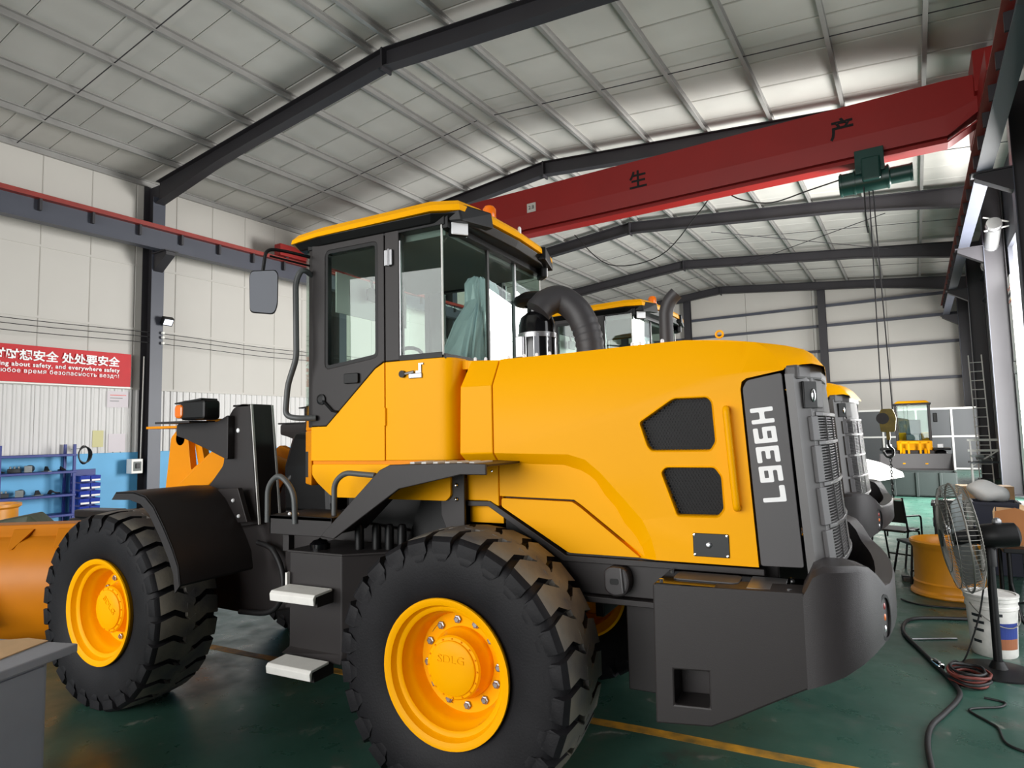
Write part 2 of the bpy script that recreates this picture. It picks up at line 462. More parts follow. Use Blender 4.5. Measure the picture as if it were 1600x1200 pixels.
# --- right wall with two open gates and an added far opening; near wall with one wide gate behind the viewer
wr = bpy.data.objects.new('wall_right', None); COL.objects.link(wr); struct(wr, 'dark side wall with open gates')
GATES = [(3.0, 7.6), (14.55, 19.9), (26.7, 30.6)]  # last opening is invented, hidden by a column, to light the far bay
edges = [BN]+[v for g in GATES for v in g]+[BF]
for b0, b1 in zip(edges[::2], edges[1::2]):
    nseg = max(1, round((b1-b0)/2.2)); s = (b1-b0)/nseg
    for i in range(nseg):
        bm = nb(); hbox(bm, AR, AR+.1, b0+i*s, b0+(i+1)*s-.01, 0, zc(AR)+.03); obj('wall_sheet', bm, 'wall_dark', wr)
for b0, b1 in GATES:
    bm = nb(); hbox(bm, AR, AR+.1, b0, b1, 6.2, zc(AR)+.03); obj('gate_header', bm, 'wall_dark', wr)
for z in (5.9, 6.6, 7.3):
    bm = nb(); hbox(bm, AR-.1, AR, 20.6, BF, z-.04, z+.04); obj('girt', bm, 'steel_blue', wr)
wn = bpy.data.objects.new('wall_near', None); COL.objects.link(wn); struct(wn, 'near end wall with a wide open gate')
for a0, a1, z0, z1 in ((AL, -12.0, 0, 9.2), (1.2, AR, 0, 9.0), (-12.0, 1.2, 6.6, 9.2)):
    bm = nb(); hbox(bm, a0, a1, BN-.1, BN, z0, z1); obj('wall_sheet', bm, 'wall_white', wn)

# --- steel portal frames: columns (with crane corbel) and rafters
def ibeam_profile(pts_top, pts_bot): pass
def column(b, left, label):
    s = 1 if left else -1; aw = AL if left else AR
    t = thing('steel_column', label, 'column', H(aw+s*.02, b, 0), 0, 'portal frame columns')
    o = Vector(t.location)
    def add(nm, a0, a1, b0, b1, z0, z1, m='steel_dark', bev=0):
        bm = nb(); q = [(s*a0, b0), (s*a1, b0), (s*a1, b1), (s*a0, b1)]
        loft(bm, [[AX*u+BX*v+Vector((0, 0, z)) for u, v in q] for z in (z0, z1)])
        return obj(nm, bm, m, t, bev)
    ze = zc(aw)-.16
    add('outer_flange', .02, .035, -.15, .15, 0, ze); add('web', .035, .445, -.008, .008, 0, ze-.02)
    add('inner_flange', .445, .46, -.15, .15, 0, ze-.35, 'steel_blue'); add('base_plate', -.02, .56, -.22, .22, 0, .03)
    bm = nb(); pr = [(.46, 6.36), (1.0, 6.36), (1.0, 6.28), (.46, 5.95)]
    loft(bm, [[AX*(s*u)+BX*v+Vector((0, 0, z)) for u, z in pr] for v in (-.11, .11)]); obj('corbel', bm, 'steel_dark', t)
    add('corbel_plate', .44, 1.05, -.16, .16, 6.36, 6.385)
    for z in (1.2, 2.4): pass
    return t
def rafter(b, label):
    t = thing('roof_rafter', label, 'beam', H(ARI, b, 0), 0, 'portal frame rafters')
    def zt(a): return zc(a)-.16
    def dep(a):
        d = min(abs(a-AL), abs(a-AR)); return .34+.24*max(0, 1-d/3.2)
    for a0, a1 in ((AL+.48, ARI), (ARI, AR-.48)):
        for nm, w0, lo, hi in (('top_flange', .22, lambda a: zt(a)-.015, zt), ('web', .016, lambda a: zt(a)-dep(a), lambda a: zt(a)-.015),
                               ('bottom_flange', .22, lambda a: zt(a)-dep(a)-.015, lambda a: zt(a)-dep(a))):
            bm = nb(); st = [a0+(a1-a0)*k/6 for k in range(7)]
            loft(bm, [[AX*(a-ARI)+BX*(v*w0/2)+Vector((0, 0, z)) for v, z in ((-1, lo(a)), (1, lo(a)), (1, hi(a)), (-1, hi(a)))] for a in st])
            obj(nm, bm, 'steel_dark', t)
    bm = nb()
    loft(bm, [[AX*(s*.02)+BX*v+Vector((0, 0, z)) for v, z in ((-.13, zt(ARI)-.42), (.13, zt(ARI)-.42), (.13, zt(ARI)), (-.13, zt(ARI)))] for s in (-1, 1)])
    obj('splice_plate', bm, 'steel_dark', t)
    return t
ORD = ['nearest', 'second', 'third', 'fourth', 'fifth', 'sixth']
BS = [8.3+5.95*k for k in range(-1, 5)]
where = ['just above the viewer', 'over the loader cab, largest in view', 'running behind the red crane beam', 'third from the far wall', 'second from the far wall', 'right against the far wall']
for i, b in enumerate(BS):
    bb = b if i < 5 else 32.1
    rafter(bb, 'dark steel roof rafter ' + where[i])
    if b > 8: column(bb, True, 'dark steel column on the left wall, ' + ['', 'with the floodlight', 'hidden behind the loader cab', 'fourth along', 'fifth along', 'in the far left corner'][i])
    column(bb, False, 'dark steel column on the right wall, ' + ['beside the viewer', 'outside the near gate', 'between the two gates', 'with pale lit flange beside the bright gate', 'second from the far wall', 'in the far right corner'][i])

# --- crane runways
def runway(a, label):
    t = thing('crane_runway', label, 'runway beam', H(a, BN, 0), 0)
    L = 42.0
    def add(nm, u0, u1, z0, z1, m):
        bm = nb(); loft(bm, [[AX*u+BX*v+Vector((0, 0, z)) for u, z in ((u0, z0), (u1, z0), (u1, z1), (u0, z1))] for v in (0, L)]); return obj(nm, bm, m, t)
    add('bottom_flange', -.12, .12, 6.385, 6.4, 'steel_blue'); add('web', -.006, .006, 6.4, 6.86, 'steel_blue')
    add('top_flange', -.15, .15, 6.86, 6.88, 'rail_red'); add('rail', -.03, .03, 6.88, 7.0, 'rail_red')
    for k in range(0, 42):
        bm = nb(); v = .2+k*1.0
        loft(bm, [[AX*u+BX*v1+Vector((0, 0, z)) for u, z in ((-.1, 6.4), (.1, 6.4), (.1, 6.86), (-.1, 6.86))] for v1 in (v, v+.012)]) if False else None
        if k % 1 == 0:
            bm.free(); bm = nb(); loft(bm, [[AX*u+BX*v1+Vector((0, 0, z)) for u, z in ((-.11, 6.62), (.11, 6.62), (.11, 6.86), (-.11, 6.86))] for v1 in (v, v+.05)])
            obj('stiffener', bm, 'steel_dark', t)
    return t
runway(-15.05, 'crane runway beam with red rail along the left wall')
runway(1.32, 'crane runway beam with red rail along the right wall')

# --- overhead crane
cr = thing('overhead_crane', 'red overhead travelling crane beam spanning the hall', 'crane', H(-6.8, 13.1, 0))
CB = 13.1
def cadd(nm, pts_fn, m='crane_red', bev=0, parent=None):
    bm = nb(); pts_fn(bm); bm.transform(Matrix.Translation(-Vector(H(-6.8, CB, 0)))); return obj(nm, bm, m, parent or cr, bev)
ZB, ZT = 6.62, 7.72
def girder(bm):
    # stations along a: full depth in the middle, tapered ends
    st = []
    for a, zb, zt in ((-15.0, 7.02, ZT-.1), (-14.1, ZB+.02, ZT), (.75, ZB+.02, ZT-.02), (1.28, 7.0, ZT-.05)):
        zm = zb+(zt-zb)*.42
        st.append([H(a, CB+v, z) for v, z in ((-.17, zb+.1), (-.2, zm), (-.2, zt), (.2, zt), (.2, zm), (.17, zb+.1))])
    loft(bm, st)
cadd('girder', girder)
def lowfl(bm):
    loft(bm, [[H(a, CB+v, z) for v, z in ((-.17, zb), (.17, zb), (.17, zb+.03), (-.17, zb+.03))] for a, zb in ((-15.0, 6.95), (-14.1, ZB), (.75, ZB), (1.28, 6.93))])
cadd('lower_flange', lowfl)
def midweb(bm):
    loft(bm, [[H(a, CB+v, z) for v, z in ((-.05, zb), (.05, zb), (.05, zb+.12), (-.05, zb+.12))] for a, zb in ((-14.1, ZB+.02), (.75, ZB+.02))])
cadd('track_web', midweb)
for a in (-15.05, 1.32):
    tr = cadd('end_truck', lambda bm: hbox(bm, a-.13, a+.13, CB-1.65, CB+1.65, 7.03, 7.36), 'crane_red', .01)
    for s in (-1.35, 1.35):
        bm = nb(); lathe(bm, [(0, -.05), (.12, -.05), (.12, .05), (0, .05)], (0, 0, 0), 'x', 18)
        bm.transform(Matrix.Translation(H(a, CB+s, 7.12)-Vector(H(-6.8, CB, 0))) @ Matrix.Rotation(YB, 4, 'Z')); obj('truck_wheel', bm, 'steel_dark', tr)
cadd('end_bracket', lambda bm: hbox(bm, 1.15, 1.45, CB-.4, CB+.4, 7.3, 8.0), 'crane_red', .01)
for ch, a, z in (('生', -4.8, 7.25), ('产', -.83, 7.27)):
    o = text_mesh('crane_lettering', ch, .42, 'black', cr, .002, bold=.008)
    frame(o, H(a, CB-.206, z)-H(-6.8, CB, 0), AX, (0, 0, 1)); o['label'] = 'black painted character ' + ch
o = cadd('capacity_plate', lambda bm: hbox(bm, -7.62, -7.38, CB-.21, CB-.2, 7.12, 7.34), 'wall_white')
o = text_mesh('capacity_text', '2.8', .13, 'black', cr, .001); frame(o, H(-7.5, CB-.214, 7.23)-H(-6.8, CB, 0), AX, (0, 0, 1))
# hoist
ho = thing('electric_hoist', 'dark green electric hoist under the red crane beam', 'hoist', H(-.44, CB, 0))
def hadd(nm, fn, m, bev=0, smooth=None, parent=None):
    bm = nb(); fn(bm); bm.transform(Matrix.Rotation(YB, 4, 'Z')); return obj(nm, bm, m, parent or ho, bev, smooth)
hb = hadd('drum_body', lambda bm: lathe(bm, [(0, -.5), (.19, -.5), (.2, -.47), (.2, .3), (.15, .32), (.15, .62), (.16, .63), (.16, .66), (0, .66)], (0, -.05, 6.28), 'x', 24), 'hoist_green', 0, 30)
for x in (-.47, -.25, .28): hadd('drum_band', lambda bm: lathe(bm, [(.2, x-.015), (.215, x-.015), (.215, x+.015), (.2, x+.015)], (0, -.05, 6.28), 'x', 24), 'hoist_green', 0, 30, hb)
hadd('trolley_frame', lambda bm: (box(bm, -.22, .24, -.3, -.18, 6.35, 6.78), box(bm, -.22, .24, .18, .3, 6.35, 6.78), box(bm, -.2, .22, -.3, .3, 6.4, 6.5)), 'hoist_green', .01)
for x in (-.13, .14):
    for y in (-.15, .15): hadd('trolley_wheel', lambda bm: lathe(bm, [(0, -.03), (.07, -.03), (.07, .03), (0, .03)], (x, y, 6.72), 'y', 14), 'steel_dark')
hadd('gear_case', lambda bm: box(bm, -.12, .18, -.34, -.16, 6.2, 6.62), 'hoist_green', .03)
ROPE_TOP, ROPE_LOW = 6.1, 2.06
for x0, x1, y in ((-.03, -.06, -.05), (.03, .1, -.05)):
    hadd('wire_rope', lambda bm: tube(bm, [(x0, y, ROPE_TOP), (x1, y, ROPE_LOW)], .011, 6), 'steel_dark')
hadd('pendant_cable', lambda bm: tube(bm, [(-.1, -.3, 6.1), (-.1, -.28, 5.4), (-.08, -.27, 5.25)], .012, 6), 'cable_black')
mat('block_yellow', (150, 128, 40), .5, var=.3, vscale=12)
hk = hadd('hook_block', lambda bm: (prism(bm, rpoly([(-.1, ROPE_LOW-.36), (.12, ROPE_LOW-.36), (.15, ROPE_LOW-.1), (.1, ROPE_LOW+.05), (-.08, ROPE_LOW+.05), (-.12, ROPE_LOW-.1)], .04), -.12, .02), box(bm, -.02, .04, -.1, 0, ROPE_LOW-.5, ROPE_LOW-.34)), 'block_yellow', .01)
hadd('pulley', lambda bm: lathe(bm, [(0, -.13), (.1, -.13), (.1, .03), (0, .03)], (-.06, 0, ROPE_LOW-.12), 'y', 20), 'steel_dark', 0, 30, hk)
hadd('hook', lambda bm: tube(bm, spline([(.01, -.05, ROPE_LOW-.48), (.01, -.05, ROPE_LOW-.6), (.07, -.05, ROPE_LOW-.68), (.05, -.05, ROPE_LOW-.78), (-.03, -.05, ROPE_LOW-.79), (-.08, -.05, ROPE_LOW-.7)], 5), .024, 8), 'steel_dark', 0, 40, hk)
for i in range(16):
    z = ROPE_LOW-.8-i*.052; ax = i % 2
    c = [(.02+(.016*math.cos(t*math.pi/5) if ax else 0), -.05+(0 if ax else .016*math.cos(t*math.pi/5)), z+.034*math.sin(t*math.pi/5)) for t in range(10)]
    hadd('chain_link', lambda bm: tube(bm, c, .008, 5, True), 'steel_dark', 0, 40, hk)
# slack power cable hanging along the crane
pc = nb(); pts = [H(-8.0, 16.2, 7.5), H(-6.8, 15.8, 6.35), H(-5.2, 15.3, 6.2), H(-4.0, 14.6, 6.85), H(-3.4, 14.0, 7.05), H(-2.9, 14.0, 6.75), H(-2.3, 14.0, 6.55), H(-1.5, 13.7, 6.55), H(-.6, 13.2, 6.5)]
tube(pc, spline(pts, 6), .014, 6); tag(obj('power_cable', pc, 'cable_black'), 'slack black power cable drooping below the red crane beam', 'cable')
# ------------------------------------------------------------------ the wheel loader (origin under the rear axle, +X to the tail)
LD = thing('wheel_loader', 'large yellow wheel loader L936H with charcoal counterweight, closest to the viewer', 'wheel loader', (0, 0, 0), 0, 'wheel loaders parked side by side')
def P(name, bm, m, parent=None, bevel=0.0, smooth=None, label=None, seg=2): return obj(name, bm, m, parent or LD, bevel, smooth, label, seg=seg)
def mir(pts): return [(p[0], -p[1], *p[2:]) for p in pts]
def both(fn):
    for s in (-1, 1): fn(s)

# --- wheels
RT, RIM, TW = .672, .36, .222
def tyre_bm():
    bm = nb()
    prof = [(.335, -.16), (.345, -.19), (.372, -.205), (.40, -.218), (.46, -.232), (.53, -.236), (.585, -.230), (.622, -.218), (.642, -.19), (.65, -.09), (.652, 0)]
    prof = prof+[(r, -h) for r, h in prof[-2::-1]]+[(.32, 0)]
    lathe(bm, prof, (0, 0, 0), 'y', 72, closed=True)
    N = 26; dt = 2*math.pi/N
    for side in (-1, 1):
        for i in range(N):
            t0 = i*dt+(0 if side < 0 else dt/2)
            # stations: (axial position, outer radius, base radius, angle offset, half width angle)
            st = [(-.234, .548, .54, .0, .030), (-.241, .60, .575, .002, .066), (-.236, .640, .59, .0, .083), (-.212, .664, .60, -.006, .089), (-.12, .675, .62, -.035, .092), (-.06, .679, .63, .014, .090), (-.02, .680, .635, .034, .084), (.03, .680, .635, -.030, .066)]
            loops = []
            for w, ro, rb, off, hw in st:
                L = []
                for r, h in ((rb, -hw*1.1), (ro, -hw), (ro, hw), (rb, hw*1.1)):
                    a = t0+off+h
                    L.append((r*math.sin(a), (w if side < 0 else -w), r*math.cos(a)))
                loops.append(L)
            loft(bm, loops)
    return bm
WH = bpy.data.objects.new('wheel', None); COL.objects.link(WH); WH.parent = LD
ty = P('tyre', tyre_bm(), 'tyre', WH, 0, 38)
ty.data.materials.append(MATS['tread'])
for pg in ty.data.polygons:      # road dust on the crown of the lugs
    c = pg.center
    if math.hypot(c.x, c.z) > .655 and abs(c.y) < .215: pg.material_index = 1
bm = nb()
lathe(bm, [(.345, -.15), (.352, -.205), (.362, -.222), (.36, -.232), (.345, -.232), (.325, -.222), (.318, -.2), (.312, -.19), (.296, -.186), (.288, -.178), (.282, -.14), (.272, -.128), (.262, -.10), (.255, -.06), (.25, -.045), (.22, -.04), (.16, -.04), (.0, -.04)], (0, 0, 0), 'y', 64)
lathe(bm, [(.335, .15), (.352, .205), (.362, .222), (.345, .23), (.318, .2), (.29, .18), (.28, .0), (.25, -.03)], (0, 0, 0), 'y', 64)
P('rim', bm, 'yellow', WH, 0, 32)
bm = nb()
lathe(bm, [(.178, -.035), (.178, -.06), (.172, -.072), (.162, -.09), (.158, -.135), (.15, -.145), (.136, -.147), (.134, -.155), (.126, -.16), (.06, -.164), (0, -.165)], (0, 0, 0), 'y', 48)
P('hub_cap', bm, 'yellow', WH, 0, 32)
bm = nb()
for i in range(16):
    a = i*math.pi/8; lathe(bm, [(0, -.150), (.005, -.150), (.005, -.145)], (.143*math.cos(a), 0, .143*math.sin(a)), 'y', 6)
P('hub_screws', bm, 'yellow_deep', WH)['kind'] = 'stuff'
bm = nb(); lathe(bm, [(.0, -.062), (.012, -.062), (.014, -.056), (.021, -.054), (.021, -.038)], (0, 0, 0), 'y', 6)
nut = P('wheel_nut', bm, 'steel', WH); nut.location = (.213, 0, 0)
for i in range(1, 12):
    c = nut.copy(); COL.objects.link(c); a = R(30*i+7); c.location = (.213*math.cos(a), 0, .213*math.sin(a))
for a0 in (R(248), R(140), R(20)):
    bm = nb(); prism(bm, rrect(-.03, .03, -.009, .009, .009), -.0415, -.039); bm.transform(Matrix.Translation((.235*math.cos(a0), 0, .235*math.sin(a0))) @ Matrix.Rotation(-(a0+R(90)), 4, 'Y'))
    P('disc_slot', bm, 'black', WH)
t = text_mesh('hub_lettering', 'SDLG', .055, 'yellow', WH, .003, squash=1.2); frame(t, (0, -.164, .045), (1, 0, 0), (0, 0, 1))
bm = nb(); lathe(bm, [(.0, -.14), (.10, -.14), (.13, .0), (.13, .25), (.1, .3), (0, .3)], (0, 0, 0), 'y', 24)
P('axle_end', bm, 'yellow_deep', WH, 0, 35).location = (0, .12, 0)
def wheel_at(src, x, s, rot):
    o = src
    o.location = (x, s*.925, .643); o.rotation_euler = (0, R(rot), 0 if s < 0 else math.pi)
    return o
w2 = [copy_tree(WH, LD) for _ in range(3)]
wheel_at(WH, 0, -1, 0); wheel_at(w2[0], -2.838, -1, 40); wheel_at(w2[1], 0, 1, 25); wheel_at(w2[2], -2.838, 1, 70)
# axles
for x in (0, -2.838):
    bm = nb(); tube(bm, [(x, -.75, .643), (x, -.3, .643), (x, -.2, .643), (x, .2, .643), (x, .3, .643), (x, .75, .643)], [.1, .11, .2, .2, .11, .1], 18)
    P('axle', bm, 'yellow_deep', None, 0, 40)

# --- rear frame
bm = nb()
for s in (-1, 1):
    prism(bm, [(-1.75, .62), (-.5, .78), (.35, .95), (.95, .95), (1.5, .95), (1.5, 1.16), (-.1, 1.16), (-1.75, 1.3)], s*.46, s*.5)
for x in (-1.4, -.5, .55, 1.2): box(bm, x, x+.05, -.47, .47, .8, 1.12)
P('rear_frame', bm, 'charcoal', None, .006)
both(lambda s: P('frame_side_plate', (lambda b: (prism(b, [(.35, .96), (1.05, .96), (1.05, 1.165), (.35, 1.165)], s*.6, s*.62), b)[1])(nb()), 'charcoal', None, .004))
both(lambda s: P('frame_ledge', (lambda b: (box(b, .35, 1.05, min(s*.5, s*.66), max(s*.5, s*.66), .925, .955), b)[1])(nb()), 'charcoal', None, .004))
both(lambda s: P('tail_bracket', (lambda b: (box(b, .74, .9, min(s*.3, s*.52), max(s*.3, s*.52), .46, .93), b)[1])(nb()), 'charcoal', None, .006))
both(lambda s: P('hood_rail', (lambda b: (prism(b, [(-.30, 1.425), (.0, 1.43), (.46, 1.155), (1.45, 1.155), (1.45, 1.125), (.44, 1.125), (-.01, 1.40), (-.30, 1.395)], s*.60, s*.655), b)[1])(nb()), 'charcoal', None, .003))
for s in (-1, 1):
    bm = nb(); prism(bm, rpoly([(.68, 1.0), (.68, 1.1), (.72, 1.125), (.80, 1.12), (.82, 1.05), (.8, .985), (.73, .97)], .03), s*.62, s*.70)
    lg = P('lifting_lug', bm, 'casting', None, .012)
    bm = nb(); prism(bm, rrect(.715, .76, 1.035, 1.065, .01), s*.695, s*.703); P('lug_slot', bm, 'black', lg)
    bm = nb(); tube(bm, [(.775, s*.705, 1.12), (.785, s*.708, 1.0)], .005, 6); P('lug_pin', bm, 'steel', lg)

# --- counterweight
CWY = .95
def cw_bottom(x): return interp([(.99, .505), (1.235, .53), (1.34, .585), (1.54, .70), (1.62, .745), (1.75, .80), (1.85, .86), (1.94, .92), (2.05, .96)], x)
half = [(1.62, -.95, 1.135, 1.62, -.72), (1.64, -.9495, 1.17, 1.64, -.71), (1.662, -.948, 1.215, 1.66, -.70), (1.70, -.942, 1.236, 1.70, -.69), (1.76, -.92, 1.238, 1.74, -.685),
        (1.83, -.87, 1.236, 1.78, -.675), (1.875, -.81, 1.222, 1.825, -.655), (1.91, -.745, 1.178, 1.86, -.63), (1.94, -.67, 1.125, 1.882, -.585), (1.965, -.55, 1.112, 1.896, -.50),
        (1.985, -.40, 1.11, 1.908, -.38), (2.0, -.2, 1.11, 1.918, -.2), (2.005, 0, 1.11, 1.922, 0)]      # plan x, y, top z, inner x, inner y
half = half+[(x, -y, z, u, -v) for x, y, z, u, v in half[-2::-1]]
plan = [(h[0], h[1]) for h in half]
bm = nb()
O0 = [(x, y, cw_bottom(x)) for x, y in plan]
O1 = [(x, y, cw_bottom(x)+.05) for x, y in plan]
O2 = [(x, y, z-.022) for x, y, z, u, v in half]
O3 = [(x+(u-x)*.1, y+(v-y)*.1, z) for x, y, z, u, v in half]
I0 = [(u, v, z-.004) for x, y, z, u, v in half]
I1 = [(u-.02, v*.96, 1.0) for x, y, z, u, v in half]
rows = loft(bm, [O0, O1, O2, O3, I0, I1], cap=False, closed=False)
face(bm, rows[-1])
for i in range(len(plan)//2): face(bm, (rows[0][i], rows[0][i+1], rows[0][-2-i], rows[0][-1-i]))
CW = P('counterweight', bm, 'casting', None, 0, 40)
# side blocks with the forklift pocket
sideprof = [(.992, .505), (1.235, .53), (1.34, .585), (1.54, .70), (1.63, .75), (1.63, 1.13), (1.0, 1.116)]
for s in (-1, 1):
    bm = nb(); plate(bm, sideprof, [[(1.08, .60), (1.23, .61), (1.232, .76), (1.082, .75)]], s*CWY, s*(CWY-.16))
    prism(bm, [(1.06, .58), (1.25, .59), (1.25, .78), (1.06, .77)], s*(CWY-.16), s*(CWY-.19))
    P('side_block', bm, 'charcoal', CW, .008)
    bm = nb(); prism(bm, [(.992, .51), (1.235, .535), (1.54, .71), (1.63, .76), (1.63, 1.02), (1.0, 1.02)], s*(CWY-.19), s*.45); P('inner_block', bm, 'charcoal', CW)
    # top deck plates: slotted cover and checker strip
    bm = nb(); box(bm, 1.01, 1.62, min(s*.64, s*.945), max(s*.64, s*.945), 1.10, 1.122); P('deck_plate', bm, 'black_gloss', CW, .004)
    bm = nb(); prism(bm, rrect(1.07, 1.36, min(s*.70, s*.86), max(s*.70, s*.86), .03), 1.121, 1.129, 'z'); P('deck_hatch', bm, 'panel_grey', CW, .003)
    bm = nb(); box(bm, 1.40, 1.55, min(s*.68, s*.92), max(s*.68, s*.92), 1.121, 1.127); P('deck_tread', bm, 'steel', CW, .002)
    for q in ((1.03, .9), (1.03, .68), (1.57, .9), (1.57, .68)):
        bm = nb(); lathe(bm, [(.011, 1.121), (.011, 1.131), (0, 1.133)], (q[0], s*q[1], 0), 'z', 8); P('deck_bolt', bm, 'chrome', CW)
    # tail lamps in an oval recess
    n = Vector((.87, s*.5, 0)).normalized(); tx = Vector((-n.y*s, n.x*s, 0)); ctr = Vector((1.922, s*.715, 1.005))
    bm = nb(); pr = [(ctr + tx*(.045*math.copysign(abs(math.cos(a))**.8, math.cos(a))) + Vector((0, 0, .095*math.sin(a)))) for a in [i*math.pi/12 for i in range(24)]]
    loft(bm, [[p-n*.03 for p in pr], [p+n*.004 for p in pr], [ctr+(p-ctr)*.86+n*.004 for p in pr], [ctr+(p-ctr)*.8-n*.016 for p in pr]])
    tl = P('tail_lamp', bm, 'black', CW, 0, 40)
    for dz, m in ((.045, 'red_lens'), (0, 'amber'), (-.048, 'lamp_white')):
        bm = nb(); ball(bm, ctr-n*.014+Vector((0, 0, dz)), .024, (.75, .75, 1)); P('lens', bm, 'chrome' if m == 'lamp_white' else m, CW, 0, 60)

# --- engine hood
TOPL = [(-.20, 2.252), (.01, 2.243), (.455, 2.247), (.89, 2.260), (1.12, 2.264), (1.30, 2.25), (1.457, 2.226), (1.612, 2.195), (1.685, 2.168)]
CRE = [(-.20, 2.085), (.49, 2.083), (.91, 2.07), (1.225, 2.055), (1.375, 2.04)]
ARC_O = [(.06, 1.703), (.505, 1.693), (.60, 1.665), (.68, 1.60), (.80, 1.47), (.895, 1.365), (.935, 1.28), (.955, 1.20), (.957, 1.172)]
ARC_I = [(.06, 1.655), (.46, 1.635), (.56, 1.605), (.64, 1.55), (.74, 1.42), (.83, 1.29), (.868, 1.225), (.882, 1.19), (.884, 1.165)]
YO, YI, YT = .70, .645, .60
G1 = rpoly([(.898, 1.852), (1.06, 1.958), (1.08, 1.966), (1.236, 1.966), (1.256, 1.94), (1.266, 1.75), (1.24, 1.708), (.955, 1.708), (.935, 1.73)], .012, 2)
G2 = rpoly([(.998, 1.602), (1.022, 1.628), (1.255, 1.628), (1.285, 1.585), (1.290, 1.43), (1.262, 1.395), (1.07, 1.392)], .012, 2)
def ext(o, i, k): return (o[0]+(i[0]-o[0])*k, o[1]+(i[1]-o[1])*k)
KX = (YO-YT)/(YO-YI)
ARC_B = [ext(o, i, KX) for o, i in zip(ARC_O, ARC_I)]
rear_edge = [(1.432, 1.172), (1.390, 1.995), (1.397, 2.03), (1.418, 2.045), (1.50, 2.06), (1.58, 2.074)]
sideA = ARC_O+rear_edge+[(1.40, 2.075), (1.225, 2.06), (.91, 2.07), (.49, 2.083), (.06, 2.085)]
topB = [(1.457, 2.226), (1.12, 2.264), (.89, 2.26), (.455, 2.247), (.06, 2.243)]
sideB = ARC_B+rear_edge[:-1]+[(1.612, 2.12)]+topB
HD = None
for s in (-1, 1):
    bm = nb()
    # outer face with two grille openings
    loops = [sideA, G1, G2]; flat = [p for L in loops for p in L]
    V = [bm.verts.new((x, s*YO, z)) for x, z in flat]
    for t in tessellate_polygon([[Vector((x, z, 0)) for x, z in L] for L in loops]): face(bm, [V[i] for i in t])
    nA = len(sideA); VB = [bm.verts.new((x, s*YT, z)) for x, z in sideB]
    for i in range(nA):
        j = (i+1) % nA; face(bm, (V[i], V[j], VB[j], VB[i]))
    k = nA
    for L in (G1, G2):
        n = len(L); W = [bm.verts.new((x, s*(YO-.035), z)) for x, z in inset(L, .006)]
        for i in range(n): face(bm, (V[k+i], V[k+(i+1) % n], W[(i+1) % n], W[i]))
        k += n
    o = P('engine_hood_side', bm, 'yellow', HD, .006, 35)
    if HD is None: HD = o; o.name = 'engine_hood'
    # lower inset panels: seam door and rear strip
    D = [(.075, 1.455), (.075, 1.43), (.47, 1.165), (.875, 1.165), (.53, 1.425), (.505, 1.443), (.44, 1.45)]
    for nm, pts in (('access_door', rpoly([(.072, 1.447), (.072, 1.40), (.475, 1.168), (.862, 1.168), (.545, 1.41), (.50, 1.438)], .012)),
                    ('inset_panel', [(.06, 1.70), (.06, 1.458), (.51, 1.449), (.558, 1.418), (.888, 1.168), (1.0, 1.168), (.93, 1.35), (.7, 1.62), (.5, 1.72)])):
        bm = nb(); prism(bm, pts, s*YT, s*YI); P(nm, bm, 'yellow', HD, .004)
    # honeycomb mesh
    for L in (G1, G2):
        Li = inset(L, .004); bm = nb(); hr = .0092; xs = [p[0] for p in Li]; zs_ = [p[1] for p in Li]
        z = min(zs_); row = 0
        while z < max(zs_)+hr:
            x = min(xs)+(hr*.866 if row % 2 else 0)
            while x < max(xs)+hr:
                if inside((x, z), Li):
                    o6 = [(x+hr*1.0*math.sin(k*math.pi/3), z+hr*1.0*math.cos(k*math.pi/3)) for k in range(6)]
                    i6 = [(x+hr*.80*math.sin(k*math.pi/3), z+hr*.80*math.cos(k*math.pi/3)) for k in range(6)]
                    a = [bm.verts.new((u, s*(YO-.02), v)) for u, v in o6]; b = [bm.verts.new((u, s*(YO-.02), v)) for u, v in i6]; c = [bm.verts.new((u, s*(YO-.026), v)) for u, v in i6]
                    for k in range(6):
                        q = (k+1) % 6; face(bm, (a[k], a[q], b[q], b[k])); face(bm, (b[k], b[q], c[q], c[k]))
                x += hr*1.732
            z += hr*1.5; row += 1
        g = P('honeycomb_grille', bm, 'mesh_dark', HD); g['kind'] = 'stuff'
        bm = nb(); prism(bm, inset(L, -.01), s*(YO-.06), s*(YO-.07)); P('grille_dark_sheet', bm, 'black', HD)  # black sheet behind the mesh stands in for the shade inside the hood
        # pale bevelled lip round the opening
        bm = nb(); A_ = inset(L, -.006); B_ = inset(L, .003)
        loft(bm, [[(x, s*YO, z) for x, z in A_], [(x, s*(YO+.004), z) for x, z in L], [(x, s*(YO-.006), z) for x, z in B_]], cap=False); P('grille_lip', bm, 'yellow', HD, 0, 60)
    # grab handle
    bm = nb(); tube(bm, rnd([(1.322, s*.70, 1.905), (1.325, s*.745, 1.905), (1.352, s*.745, 1.44), (1.352, s*.70, 1.44)], .03), .016, 10); P('grab_handle', bm, 'yellow', HD, 0, 50)
    # latch plate
    bm = nb(); prism(bm, rrect(1.14, 1.306, 1.205, 1.315, .006), s*YO, s*(YO+.006)); lp = P('latch_plate', bm, 'black_gloss', HD, .002)
    for q in ((1.148, 1.213), (1.298, 1.213), (1.148, 1.307), (1.298, 1.307)):
        bm = nb(); lathe(bm, [(.007, .0), (.006, .004), (0, .005)], (0, 0, 0), 'y', 8); bm.transform(Matrix.Translation((q[0], s*(YO+.006), q[1])) @ Matrix.Diagonal((1, s, 1, 1))); P('plate_screw', bm, 'chrome', HD)
